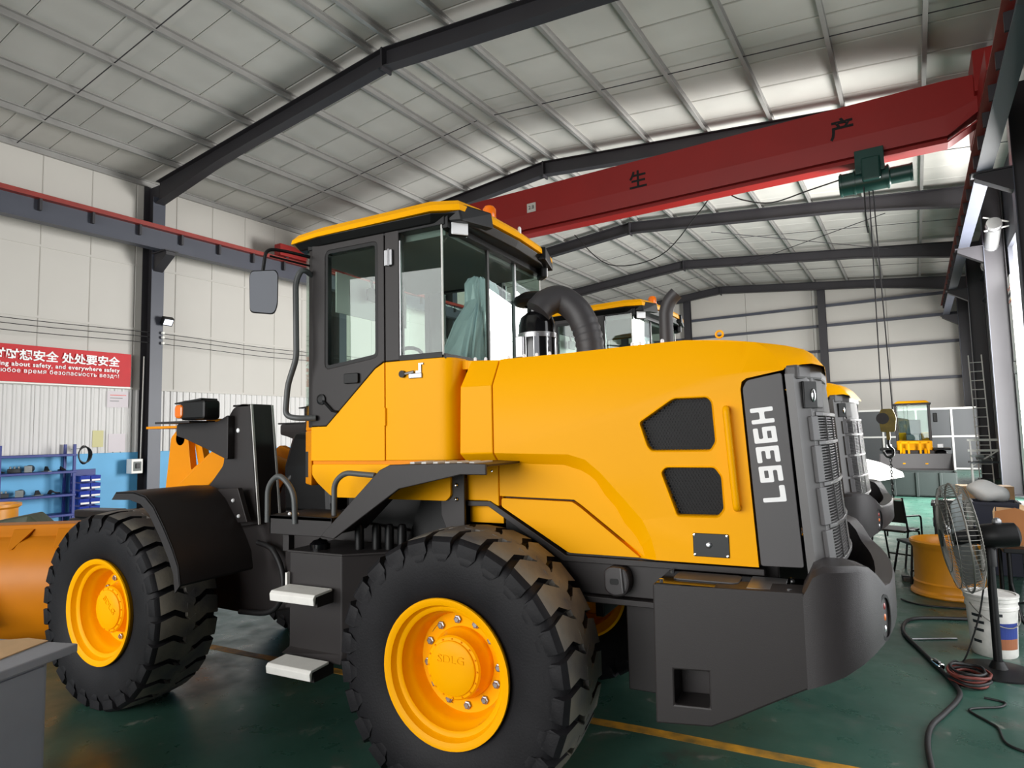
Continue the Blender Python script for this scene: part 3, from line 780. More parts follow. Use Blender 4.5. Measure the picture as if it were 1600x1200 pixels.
    bm = nb(); lathe(bm, [(.014, .0), (.014, .006), (.008, .009), (0, .009)], (0, 0, 0), 'y', 14); bm.transform(Matrix.Translation((1.214, s*(YO+.006), 1.26)) @ Matrix.Diagonal((1, s, 1, 1))); P('plate_lock', bm, 'chrome', HD, 0, 40)
# top skin
bm = nb(); loops = []
for x in [.06, .25, .455, .7, .89, 1.12, 1.30, 1.40]:
    zt = interp(TOPL, x); loops.append([(x, -YT, zt-.10), (x, -YT, zt), (x, -.45, zt+.018), (x, 0, zt+.026), (x, .45, zt+.018), (x, YT, zt), (x, YT, zt-.10)])
loft(bm, loops, closed=False); P('hood_top', bm, 'yellow', HD, 0, 40)
# brow over the tail
bm = nb(); loops = []
for x, zl in ((1.40, 2.06), (1.50, 2.075), (1.58, 2.085), (1.66, 2.098), (1.70, 2.10)):
    zt = interp(TOPL, x) if x < 1.69 else 2.15; k = min(1, max(0, (x-1.4)/.3)); yo = YO-.05*k**2; yi = YT-.05*k
    loops.append([(x, -yo, zl), (x, -yo+.01, zl+.02), (x, -yi, zt), (x, -yi*.75, zt+.018), (x, 0, zt+.026), (x, yi*.75, zt+.018), (x, yi, zt), (x, yo-.01, zl+.02), (x, yo, zl)])
loops.append([(1.75, p[1]*.93, 2.088+(.014 if abs(p[1]) < .45 else 0)) for p in loops[-1]])
loops.append([(1.752, p[1]*.93, 2.07) for p in loops[-2]])
loft(bm, loops, closed=False); P('hood_brow', bm, 'yellow', HD, 0, 40)
# core that closes the hood inside
bm = nb(); prism(bm, [(.07, 1.18), (1.42, 1.18), (1.55, 1.25), (1.55, 2.0), (1.42, 2.16), (.07, 2.2)], -.59, .59); P('engine_bay', bm, 'black', HD)
# eye bolts and small fasteners on the hood edge
bm = nb(); tube(bm, [(1.255+.018*math.cos(i*math.pi/7), 0, 2.315+.018*math.sin(i*math.pi/7)) for i in range(14)], .006, 6, True); P('lifting_eye', bm, 'yellow', HD, 0, 50).location = (0, -.35, 0)
for x, y in ((-.12, -.58), (-.06, -.56), (.10, -.57), (.2, -.57), (.28, -.57), (.36, -.57), (.84, -.57), (.88, -.57), (1.0, -.57)):
    bm = nb(); lathe(bm, [(.010, -.01), (.010, .012), (.006, .018), (0, .018)], (x, y, interp(TOPL, x)+.004), 'z', 8); P('hood_bolt', bm, 'lamp_white', HD)

# --- shroud between hood and cab
for s in (-1, 1):
    bm = nb()
    A0 = [(-.165, 1.645), (.05, 1.655), (.052, 1.70), (.05, 2.083), (-.165, 2.085)]
    pr = [(-.165, 1.70), (.052, 1.703), (.052, 2.085), (-.155, 2.085)]
    pb = [(-.135, 1.60), (.052, 1.612), (.052, 2.243), (-.135, 2.252)]
    loft(bm, [[(x, s*YO, z) for x, z in pr], [(x, s*YT, z) for x, z in pb]])
    prism(bm, [(-.185, 1.43), (-.02, 1.43), (.055, 1.40), (.055, 1.70), (-.135, 1.68)], s*YT, s*YI)
    sh = P('front_shroud', bm, 'yellow', None, .006)
    bm = nb(); lathe(bm, [(.009, 0), (.007, .005), (0, .006)], (0, 0, 0), 'y', 8); bm.transform(Matrix.Translation((.015, s*YI, 1.60)) @ Matrix.Diagonal((1, s, 1, 1))); P('shroud_bolt', bm, 'chrome', sh)
bm = nb(); prism(bm, [(-.16, 1.3), (.06, 1.3), (.06, 2.24), (-.16, 2.25)], -.6, .6); P('shroud_core', bm, 'yellow')

GLYPHS = [([(0, 0), (1, 0), (1, .24), (.27, .24), (.27, 1), (0, 1)], []),
          ([(.05, 0), (1, 0), (1, 1), (0, 1), (0, .40), (.73, .40), (.73, .22), (.05, .22)], [[(.27, .60), (.73, .60), (.73, .78), (.27, .78)]]),
          ([(0, 0), (1, 0), (1, 1), (0, 1), (0, .78), (.73, .78), (.73, .60), (.22, .60), (.22, .40), (.73, .40), (.73, .22), (0, .22)], []),
          ([(.95, 1), (0, 1), (0, 0), (1, 0), (1, .60), (.27, .60), (.27, .78), (.95, .78)], [[(.73, .40), (.27, .40), (.27, .22), (.73, .22)]]),
          ([(0, 0), (.27, 0), (.27, .40), (.73, .40), (.73, 0), (1, 0), (1, 1), (.73, 1), (.73, .62), (.27, .62), (.27, 1), (0, 1)], [])]   # L 9 3 6 H
# --- grey side panel with model lettering, rear shell and radiator grille
def xr(z): return interp([(1.10, 1.822), (1.19, 1.816), (1.56, 1.788), (1.9, 1.77), (2.06, 1.757)], z)
def xp(z): return 1.626-(z-1.188)*.0567
for s in (-1, 1):
    bm = nb(); pts = rpoly([(1.441, 1.178), (1.399, 2.0), (1.42, 2.036), (1.50, 2.051), (1.573, 2.063), (1.622, 1.182)], .012)
    prism(bm, pts, s*.60, s*(YO-.004)); sp = P('model_panel', bm, 'panel_grey', None, .003, label='grey side panel with white model lettering')
    d = Vector((-.038, 0, .42)).normalized(); up_ = Vector((-d.z, 0, d.x))
    if s > 0: d = -d
    for gi, g in enumerate(GLYPHS):
        bm = nb()
        sz = lambda L, r: rpoly([(u*.074, (v-.5)*.1) for u, v in L], r, 2)
        plate(bm, sz(g[0], .006), [sz(h_, .003) for h_ in g[1]], 0, .001, 'z')
        o = P('model_letter', bm, 'decal_white', sp); frame(o, Vector((1.496, s*(YO-.0035), 1.688))+d*(-.2175+gi*.0903), d, up_ if s < 0 else up_)
bm = nb(); loops = []
for z in (1.13, 1.19, 1.4, 1.65, 1.9, 2.0, 2.055):
    a, b = xp(z)+.008, xr(z); half = [(a, -.695), (a+.035, -.697), (a+.05, -.675), (b-.085, -.64), (b-.072, -.60), (b-.075, -.56)]
    loops.append([(x, y, z) for x, y in half]+[(x, -y, z) for x, y in reversed(half)])
loft(bm, loops, closed=False); RG = P('rear_shell', bm, 'shell_grey', None, 0, 30)
bm = nb(); pl_t = [(1.585, -.69), (1.64, -.69), (1.69, -.62), (1.735, -.5), (1.75, -.2), (1.75, .2), (1.735, .5), (1.69, .62), (1.64, .69), (1.585, .69)]
loft(bm, [[(x, y, 2.03) for x, y in pl_t], [(x, y*.985, 2.098) for x, y in pl_t]]); P('shell_cap', bm, 'shell_grey', RG, .012)
# grille face: plan curve, ribs as slats in five tiers
def gplan(z, d=0.0):
    b = xr(z)+d; return [(b-.078, -.585), (b-.05, -.50), (b-.022, -.33), (b-.004, -.12), (b, 0), (b-.004, .12), (b-.022, .33), (b-.05, .50), (b-.078, .585)]
bm = nb(); loft(bm, [[(x-.012, y, z) for x, y in gplan(z)] for z in (1.14, 1.3, 1.6, 1.9, 2.055)], closed=False); P('grille_dark_sheet', bm, 'black', RG)
tiers = [(1.20, 1.345), (1.365, 1.535), (1.555, 1.725), (1.745, 1.86), (1.88, 1.93)]
bm = nb()
for z0, z1 in tiers[:4]:
    n = int((z1-z0)/.0125)
    for i in range(n):
        z = z0+(i+.5)*(z1-z0)/n
        loft(bm, [[(x-.008, y, z-.004), (x+.003, y, z-.0035), (x+.003, y, z+.001), (x-.008, y, z+.004)] for x, y in gplan(z)])
sl = P('grille_slats', bm, 'shell_grey', RG); sl['kind'] = 'stuff'
for z in (1.355, 1.545, 1.735, 1.87, 1.185):
    bm = nb(); loft(bm, [[(x-.012, y, z-.013), (x+.010, y, z-.009), (x+.010, y, z+.009), (x-.012, y, z+.013)] for x, y in gplan(z)]); P('grille_bar', bm, 'shell_grey', RG, .003)
for y in (-.42, -.2, .2, .42):
    bm = nb(); L = []
    for z in (1.19, 1.5, 1.87):
        x = interp([(p[1], p[0]) for p in gplan(z)], y); L.append([(x-.01, y-.012, z), (x+.008, y-.010, z), (x+.008, y+.010, z), (x-.01, y+.012, z)])
    loft(bm, L); P('grille_rib', bm, 'shell_grey', RG, .002)
for s in (-1, 1):
    for z0, z1 in tiers[:4]:
        bm = nb(); L = []
        for z in (z0, z1):
            b = xr(z); L.append([(b-.115, s*.648, z), (b-.088, s*.66, z), (b-.06, s*.59, z), (b-.075, s*.57, z)])
        loft(bm, L); P('grille_cheek', bm, 'panel_grey', RG, .006)
    # rear lamp bay
    bm = nb(); b = xr(1.97); loft(bm, [[(b-.115, s*.645, z), (b-.068, s*.60, z), (b-.03, s*.42, z), (b-.06, s*.42, z)] for z in (1.90, 2.05)]); P('lamp_bay', bm, 'shell_grey', RG, .006)
    bm = nb(); loft(bm, [[(b-.104, s*.672, z), (b-.050, s*.608, z), (b-.08, s*.59, z), (b-.13, s*.65, z)] for z in (1.895, 2.02)]); P('lamp_recess', bm, 'black', RG, .004)
    bm = nb(); ball(bm, (b-.068, s*.628, 1.955), .016, (.8, .8, 2.0)); P('reverse_lamp', bm, 'chrome', RG, 0, 60)
# ------------------------------------------------------------------ cab
CY = .72
def q(name, m, fn, parent=None, bevel=0.0, smooth=None, label=None):
    bm = nb(); fn(bm); return P(name, bm, m, parent, bevel, smooth, label)
# lower yellow body: side skins, sill, skirt, rounded rear corner and cowl
side_up = rpoly([(-1.29, 1.662), (-1.29, 1.882), (-1.161, 1.882), (-.76, 2.232), (-.70, 2.262), (-.69, 2.269), (-.69, 1.662)], .004, 2)
CABB = None
for s in (-1, 1):
    # rear quarter (behind the door) with rounded corner to the rear wall
    bm = nb(); L = []
    pl = [(-.683, -.72), (-.30, -.72), (-.255, -.712), (-.225, -.69), (-.205, -.655), (-.20, -.61), (-.20, -.55), (-.26, -.55), (-.27, -.62), (-.30, -.66), (-.683, -.66)]
    loft(bm, [[(x, -s*y, z) for x, y in pl] for z in (1.664, 2.25, 2.268)])
    o = P('cab_quarter', bm, 'yellow', CABB, .004, 40)
    if CABB is None: CABB = o; o.name = 'cab_body'
    pl2 = [(x, (y+.012 if y < -.6 else y)) for x, y in pl]; pl2[0] = (-1.285, -.708); pl2[-1] = (-1.285, -.64)
    q('groove', 'yellow_deep', lambda b: loft(b, [[(x, -s*y, z) for x, y in pl2] for z in (1.640, 1.668)]), CABB)
    sk = rpoly([(-1.285, 1.64), (-1.285, 1.57), (-1.24, 1.52), (-1.13, 1.442), (-1.08, 1.43), (-.25, 1.43), (-.22, 1.46), (-.22, 1.64)], .015)
    q('skirt', 'yellow', lambda b: prism(b, sk, s*.66, s*CY), CABB, .006)
    # cowl at the front corner
    q('front_cowl', 'yellow_deep', lambda b: loft(b, [[(-1.292, s*.72, z0), (-1.292, s*.62, z0), (-1.46, s*.50, z0), (-1.46, s*.60, z0)] for z0 in (1.50, 1.66, 1.86)]), CABB, .01)
    q('cowl_fin', 'yellow_deep', lambda b: loft(b, [[(-1.31, s*.70, 1.86), (-1.31, s*.62, 1.86), (-1.46, s*.50, 1.86), (-1.46, s*.60, 1.86)], [(-1.36, s*.66, 2.03), (-1.36, s*.60, 2.03), (-1.45, s*.52, 2.03), (-1.45, s*.59, 2.03)]]), CABB, .008)
q('cab_floor', 'black', lambda b: box(b, -1.4, -.22, -.66, .66, 1.55, 1.72), CABB)
q('cab_rear_wall', 'cab_plastic', lambda b: box(b, -.26, -.21, -.6, .6, 1.66, 2.26), CABB)
q('cab_front_wall', 'cab_plastic', lambda b: box(b, -1.46, -1.40, -.58, .58, 1.55, 1.95), CABB)
q('cab_rear_cap', 'yellow', lambda b: prism(b, [(-.30, 2.262), (-.16, 2.255), (-.16, 2.20), (-.20, 2.2)], -.60, .60), CABB, .004)
# doors: charcoal frame with window, yellow lower panel
for s in (-1, 1):
    outer = [(-1.285, 1.886), (-1.163, 1.886), (-.765, 2.236), (-.70, 2.272), (-.69, 2.272), (-.69, 3.10), (-1.29, 3.10)]
    hole = rpoly([(-1.175, 2.255), (-1.175, 3.045), (-.74, 3.045), (-.74, 2.305)], .04)
    bm = nb(); plate(bm, outer, [hole], s*CY, s*(CY-.05)); dr = P('door', bm, 'charcoal', None, .005)
    q('door_panel', 'yellow', lambda b: prism(b, side_up, s*(CY-.05), s*(CY+.001)), dr, .005)
    rim_ = inset(hole, .022)
    bm = nb(); plate(bm, inset(hole, -.004), [rim_], s*(CY-.004), s*(CY-.04)); P('window_seal', bm, 'black', dr)
    q('window_pane', 'cab_glass', lambda b: prism(b, inset(hole, .012), s*(CY-.018), s*(CY-.024)), dr)
    q('door_handle', 'black', lambda b: prism(b, rrect(-1.0, -.885, 2.15, 2.215, .01), s*CY, s*(CY+.02)), dr, .004)
    q('door_lock', 'black', lambda b: lathe(b, [(.035, 0), (.035, .012), (.02, .016), (0, .016)], (-1.20, s*CY, 2.06), 'y', 16) if s > 0 else lathe(b, [(.035, 0), (.035, -.012), (.02, -.016), (0, -.016)], (-1.20, s*CY, 2.06), 'y', 16), dr)
    q('lock_lever', 'black', lambda b: tube(b, [(-1.18, s*(CY+.012), 2.05), (-1.10, s*(CY+.012), 1.98), (-1.06, s*(CY+.012), 1.975)], .008, 6), dr)
    for z in (2.92, 1.93):
        q('hinge', 'steel' if z > 2.5 else 'yellow', lambda b: (box(b, -.675, -.645, min(s*CY, s*(CY+.018)), max(s*CY, s*(CY+.018)), z-.05, z+.05), box(b, -.635, -.615, min(s*CY, s*(CY+.018)), max(s*CY, s*(CY+.018)), z-.05, z+.05), tube(b, [(-.64, s*(CY+.015), z-.055), (-.64, s*(CY+.015), z+.055)], .009, 8)) if z > 2.5 else (box(b, -.695, -.675, min(s*CY, s*(CY+.014)), max(s*CY, s*(CY+.014)), z-.055, z+.055),), dr, .003)
# pillars and header
for s in (-1, 1):
    q('rear_pillar', 'charcoal', lambda b: box(b, -.683, -.575, min(s*.66, s*CY), max(s*.66, s*CY), 2.272, 3.11), None, .006)
    q('front_pillar', 'charcoal', lambda b: loft(b, [[(-1.29, s*.715, z), (-1.29, s*.66, z), (-1.335, s*.66, z), (-1.335, s*.70, z)] for z in (1.88, 3.10)]), None, .004)
    q('side_header', 'black', lambda b: box(b, -1.33, -.24, min(s*.64, s*.718), max(s*.64, s*.718), 3.07, 3.13), None, .004)
    # rear side window and its dark frame
    hole = rpoly([(-.555, 2.30), (-.555, 3.05), (-.27, 3.05), (-.27, 2.30)], .02)
    bm = nb(); prism(bm, [(-.575, 2.27), (-.265, 2.27), (-.265, 2.302), (-.575, 2.302)], s*(CY-.02), s*CY); P('sill_seal', bm, 'black')
    q('side_pane', 'cab_glass', lambda b: box(b, -.565, -.262, min(s*(CY-.008), s*(CY-.014)), max(s*(CY-.008), s*(CY-.014)), 2.295, 3.075))
    q('pane_edge', 'white_edge', lambda b: box(b, -.266, -.258, min(s*(CY-.004), s*(CY-.016)), max(s*(CY-.004), s*(CY-.016)), 2.285, 3.09))
    q('pane_trim', 'steel', lambda b: box(b, -.572, -.563, min(s*(CY-.002), s*(CY-.016)), max(s*(CY-.002), s*(CY-.016)), 2.30, 3.02))
# rear panes (three) and mullions
for y0, y1, x0, x1 in ((-.71, -.17, -.259, -.259), (-.15, .24, -.257, -.268), (.26, .71, -.268, -.270)):   # gently bowed
    q('rear_pane', 'cab_glass', lambda b: prism(b, [(x0-.003, y0), (x0+.003, y0), (x1+.003, y1), (x1-.003, y1)], 2.285, 3.075, 'z'))
for y in (-.16, .25):
    q('mullion', 'charcoal' if y < 0 else 'steel', lambda b: box(b, -.268, -.25, y-.012, y+.012, 2.27, 3.08))
q('rear_sill', 'black', lambda b: box(b, -.275, -.245, -.71, .71, 2.262, 2.292))
q('rear_header', 'black', lambda b: box(b, -.275, -.22, -.71, .71, 3.05, 3.13))
# windscreen (bowed) and quarter glass in front of the pillar
bm = nb(); plan_w = [(-1.335, -.70), (-1.40, -.66), (-1.45, -.55), (-1.475, -.3), (-1.48, 0), (-1.475, .3), (-1.45, .55), (-1.40, .66), (-1.335, .70)]
loft(bm, [[(x, y, z) for x, y in plan_w]+[(x+.006, y*.99, z) for x, y in reversed(plan_w)] for z in (1.95, 3.08)]); P('windscreen', bm, 'cab_glass', None, 0, 30)
# roof: yellow cap, black liner, rear visors, lamps, beacon
bm = nb(); pl = [(-1.52, -.60), (-1.46, -.74), (-1.2, -.775), (-.3, -.775), (-.14, -.70), (-.10, -.50), (-.08, 0), (-.10, .50), (-.14, .70), (-.3, .775), (-1.2, .775), (-1.46, .74), (-1.52, .60)]
def sc2(p, k): return [(-.8+(x+.8)*k, y*k) for x, y in p]
loft(bm, [[(x, y, 3.128+.012*(x+1.5)) for x, y in pl], [(x, y, 3.155+.02*(x+1.5)) for x, y in sc2(pl, .995)], [(x, y, 3.195+.018*(x+1.5)) for x, y in sc2(pl, .95)], [(x, y, 3.225+.012*(x+1.5)) for x, y in sc2(pl, .7)]])
RF = P('cab_roof', bm, 'yellow', None, 0, 25)
bm = nb(); loft(bm, [[(x, y, 3.085) for x, y in sc2(pl, .94)], [(x, y, 3.135) for x, y in sc2(pl, .985)]]); P('roof_liner', bm, 'black', RF, .006)
for s in (-1, 1):
    q('rear_visor', 'black', lambda b: loft(b, [[(-.40, s*.70, 3.10), (-.13, s*.69, 3.08), (-.07, s*.40, 3.10), (-.26, s*.36, 3.10)], [(-.36, s*.735, 3.185), (-.15, s*.70, 3.19), (-.075, s*.42, 3.20), (-.24, s*.36, 3.20)]]), RF, .01)
    wl_ = q('work_lamp', 'black', lambda b: obox(b, (-.20, s*.62, 3.065), .05, .12, .11, R(s*42)), RF, .012)
    q('lamp_lens', 'lamp_white', lambda b: obox(b, Vector((-.20, s*.62, 3.065))+Vector((math.cos(R(42)), s*math.sin(R(42)), 0))*.028, .012, .105, .10, R(s*42)), RF, .006)
q('beacon', 'amber', lambda b: lathe(b, [(.055, 3.225), (.055, 3.25), (.045, 3.26), (.045, 3.32), (.03, 3.34), (0, 3.345)], (-.2, -.22, -.015), 'z', 18), RF, 0, 40)
q('antenna_stub', 'lamp_white', lambda b: lathe(b, [(.012, 3.2), (.012, 3.24), (.006, 3.25), (0, 3.25)], (-.11, .05, 0), 'z', 10), RF)
# fuel lock on the quarter panel
lk = q('panel_latch', 'steel', lambda b: box(b, -.50, -.405, -CY-.012, -CY, 2.155, 2.185), CABB, .003)
q('latch_bracket', 'steel', lambda b: prism(b, [(-.45, 2.185), (-.41, 2.185), (-.41, 2.235), (-.395, 2.235), (-.395, 2.245), (-.43, 2.245), (-.43, 2.2), (-.45, 2.2)], -CY-.008, -CY), CABB)
q('latch_barrel', 'black', lambda b: lathe(b, [(0, -.02), (.022, -.02), (.022, 0), (0, 0)], (-.545, -CY, 2.185), 'y', 12), CABB)
q('latch_rod', 'steel', lambda b: tube(b, [(-.53, -CY-.012, 2.185), (-.46, -CY-.012, 2.195)], .008, 6), CABB)
# handrail and mirror on the near side, mirrored on the far side
for s in (-1, 1):
    q('cab_handrail', 'steel_grey', lambda b: tube(b, rnd([(-1.30, s*.71, 2.90), (-1.30, s*.80, 2.93), (-1.335, s*.82, 2.84), (-1.325, s*.82, 2.33), (-1.40, s*.82, 2.16), (-1.42, s*.82, 1.96), (-1.34, s*.80, 1.94), (-1.24, s*.73, 1.94)], .05), .019, 10), None, 0, 50)
    bm = nb(); tube(bm, rnd([(-1.30, s*.73, 3.02), (-1.36, s*.90, 3.03), (-1.42, s*.99, 3.03), (-1.435, s*1.0, 2.88)], .05), .011, 8); tube(bm, [(-1.30, s*.73, 2.96), (-1.42, s*.96, 2.99)], .008, 6); ma = P('mirror_arm', bm, 'black', None, 0, 50)
    # mirror housing faces the tail
    bm = nb(); pr = rpoly([(-.10, -.15), (.08, -.16), (.105, -.10), (.11, .11), (.09, .135), (-.09, .125), (-.105, .08)], .03)
    loft(bm, [[(0, u*.85, v) for u, v in pr], [(-.05, u*.7, v*.85) for u, v in pr]]); hm = P('mirror_housing', bm, 'black', ma, .008)
    bm = nb(); prism(bm, [(u*.79, v*.93) for u, v in pr], .001, .003, 'x'); gm = P('mirror_glass', bm, 'mirror_face', ma)
    for o in (hm, gm): o.location = (-1.43, s*1.0, 2.76); o.rotation_euler = (0, R(4), R(-52) if s < 0 else R(52))
# interior: seat in plastic film, steering column, console, sticker post
st = q('operator_seat', 'seat_fabric', lambda b: box(b, -.85, -.38, -.25, .25, 2.02, 2.16), None, .05)
q('backrest', 'seat_fabric', lambda b: loft(b, [[(-.46, y, 2.12) for y in (-.24, .24)]+[(-.36, y, 2.12) for y in (.24, -.24)], [(-.42, y, 2.55) for y in (-.23, .23)]+[(-.32, y, 2.55) for y in (.23, -.23)], [(-.40, y, 2.66) for y in (-.17, .17)]+[(-.32, y, 2.66) for y in (.17, -.17)]]), st, .04)
q('headrest', 'seat_fabric', lambda b: loft(b, [[(-.43, y, 2.69) for y in (-.15, .15)]+[(-.33, y, 2.69) for y in (.15, -.15)], [(-.43, y, 2.86) for y in (-.13, .13)]+[(-.35, y, 2.86) for y in (.13, -.13)]]), st, .04)
q('seat_base', 'black', lambda b: box(b, -.8, -.42, -.2, .2, 1.72, 2.02), st, .02)
def film(b):
    rng = random.Random(3); rows = []
    for z, hy, x0, x1 in ((2.28, .34, -.60, -.28), (2.42, .31, -.55, -.285), (2.56, .27, -.50, -.285), (2.67, .20, -.45, -.30), (2.72, .175, -.455, -.31), (2.84, .17, -.455, -.325), (2.885, .145, -.44, -.335), (2.90, .08, -.40, -.36)):
        L = []
        for k in range(40):
            a = 2*math.pi*k/40; cx = (x0+x1)/2; rx = (x1-x0)/2
            w_ = 1+rng.uniform(-.07, .07)
            cu, su = math.cos(a), math.sin(a)
            L.append((cx+rx*w_*math.copysign(abs(cu)**.5, cu), hy*w_*math.copysign(abs(su)**.5, su), z+rng.uniform(-.01, .01)))
        rows.append(L)
    loft(b, rows)
fm = bpy.data.materials.new('seat_film'); fm.use_nodes = True; _n = fm.node_tree.nodes; _l = fm.node_tree.links
_p = _n['Principled BSDF']; _p.inputs['Base Color'].default_value = lin((222, 236, 244)); _p.inputs['Roughness'].default_value = .15
_t = _n.new('ShaderNodeBsdfTransparent'); _t.inputs[0].default_value = lin((214, 230, 238)); _m = _n.new('ShaderNodeMixShader'); _m.inputs[0].default_value = .8
_l.new(_t.outputs[0], _m.inputs[1]); _l.new(_p.outputs[0], _m.inputs[2]); _l.new(_m.outputs[0], _n['Material Output'].inputs['Surface']); MATS['seat_film'] = fm
q('plastic_cover', 'seat_film', film, st, 0, None, label='crinkled clear plastic film over the seat')
q('steering_column', 'black', lambda b: (tube(b, [(-1.25, 0, 1.72), (-1.08, 0, 2.32)], .05, 10), tube(b, [(-1.06+.08*math.cos(i*math.pi/10), .2*math.sin(i*math.pi/10), 2.36-.10*math.cos(i*math.pi/10)*-1) for i in range(20)], .014, 8, True), bar(b, (-1.07, -.19, 2.36), (-1.07, .19, 2.36), .025, .015)), None, 0, 50)
q('control_levers', 'black', lambda b: (box(b, -.9, -.45, .33, .5, 1.72, 2.25), tube(b, [(-.78, .42, 2.25), (-.80, .42, 2.45)], .012, 8), ball(b, (-.80, .42, 2.46), .028), tube(b, [(-.68, .42, 2.25), (-.70, .42, 2.42)], .012, 8), ball(b, (-.7, .42, 2.43), .026)), None, .0)
q('side_console', 'cab_plastic', lambda b: (box(b, -.62, -.30, .54, .68, 2.2, 2.86),), None, .03)
q('warning_sticker', 'red_sticker', lambda b: box(b, -.300, -.297, .57, .63, 2.40, 2.56))
q('head_liner', 'cab_lining', lambda b: box(b, -1.4, -.28, -.64, .64, 3.03, 3.085))
q('interior_mirror', 'black', lambda b: (prism(b, rrect(-.08, .08, 2.85, 2.95, .02), -1.36, -1.34, 'x'), tube(b, [(-1.36, 0, 2.95), (-1.38, 0, 3.04)], .01, 6)))
q('sun_blind', 'white_edge', lambda b: box(b, -1.42, -1.41, -.35, .5, 2.72, 3.02))
# --- air pre-cleaner, intake elbow, exhaust stack
ac = q('air_cleaner', 'black_gloss', lambda b: lathe(b, [(.10, 2.20), (.115, 2.22), (.115, 2.48), (.10, 2.53), (.06, 2.56), (.06, 2.62)], (.155, -.28, 0), 'z', 24), None, 0, 35)
q('rain_cap', 'black', lambda b: lathe(b, [(.06, 2.60), (.115, 2.61), (.13, 2.63), (.115, 2.66), (.07, 2.685), (0, 2.69)], (.135, -.28, 0), 'z', 24), ac, 0, 35)
for i in range(9):
    a = i*2*math.pi/9+.2
    q('cleaner_vane', 'chrome', lambda b: obox(b, (.155+.118*math.cos(a), -.28+.118*math.sin(a), 2.33), .006, .035, .17, a), ac, .002)
q('clamp_band', 'steel', lambda b: lathe(b, [(.116, 2.395), (.122, 2.395), (.122, 2.425), (.116, 2.425)], (.155, -.28, 0), 'z', 24), ac, 0, 35)
q('clamp_bracket', 'steel', lambda b: box(b, .07, .12, -.42, -.395, 2.27, 2.40), ac, .004)
path = spline([(.20, -.36, 2.55), (.235, -.33, 2.60), (.31, -.27, 2.63), (.40, -.24, 2.56), (.455, -.23, 2.45), (.48, -.23, 2.34), (.485, -.23, 2.2)], 8)
n_ = len(path); rad = [.085+(.0035*math.sin(i*2.1) if i > n_*.6 else 0) for i in range(n_)]
q('intake_hose', 'hose_rubber', lambda b: tube(b, path, rad, 22), None, 0, 50)
q('exhaust_stack', 'hose_rubber', lambda b: tube(b, spline([(.905, -.05, 2.2), (.905, -.05, 2.45), (.91, -.05, 2.53), (.935, -.05, 2.59), (.975, -.05, 2.63)], 6), .042, 18, cap=False), None, 0, 50)

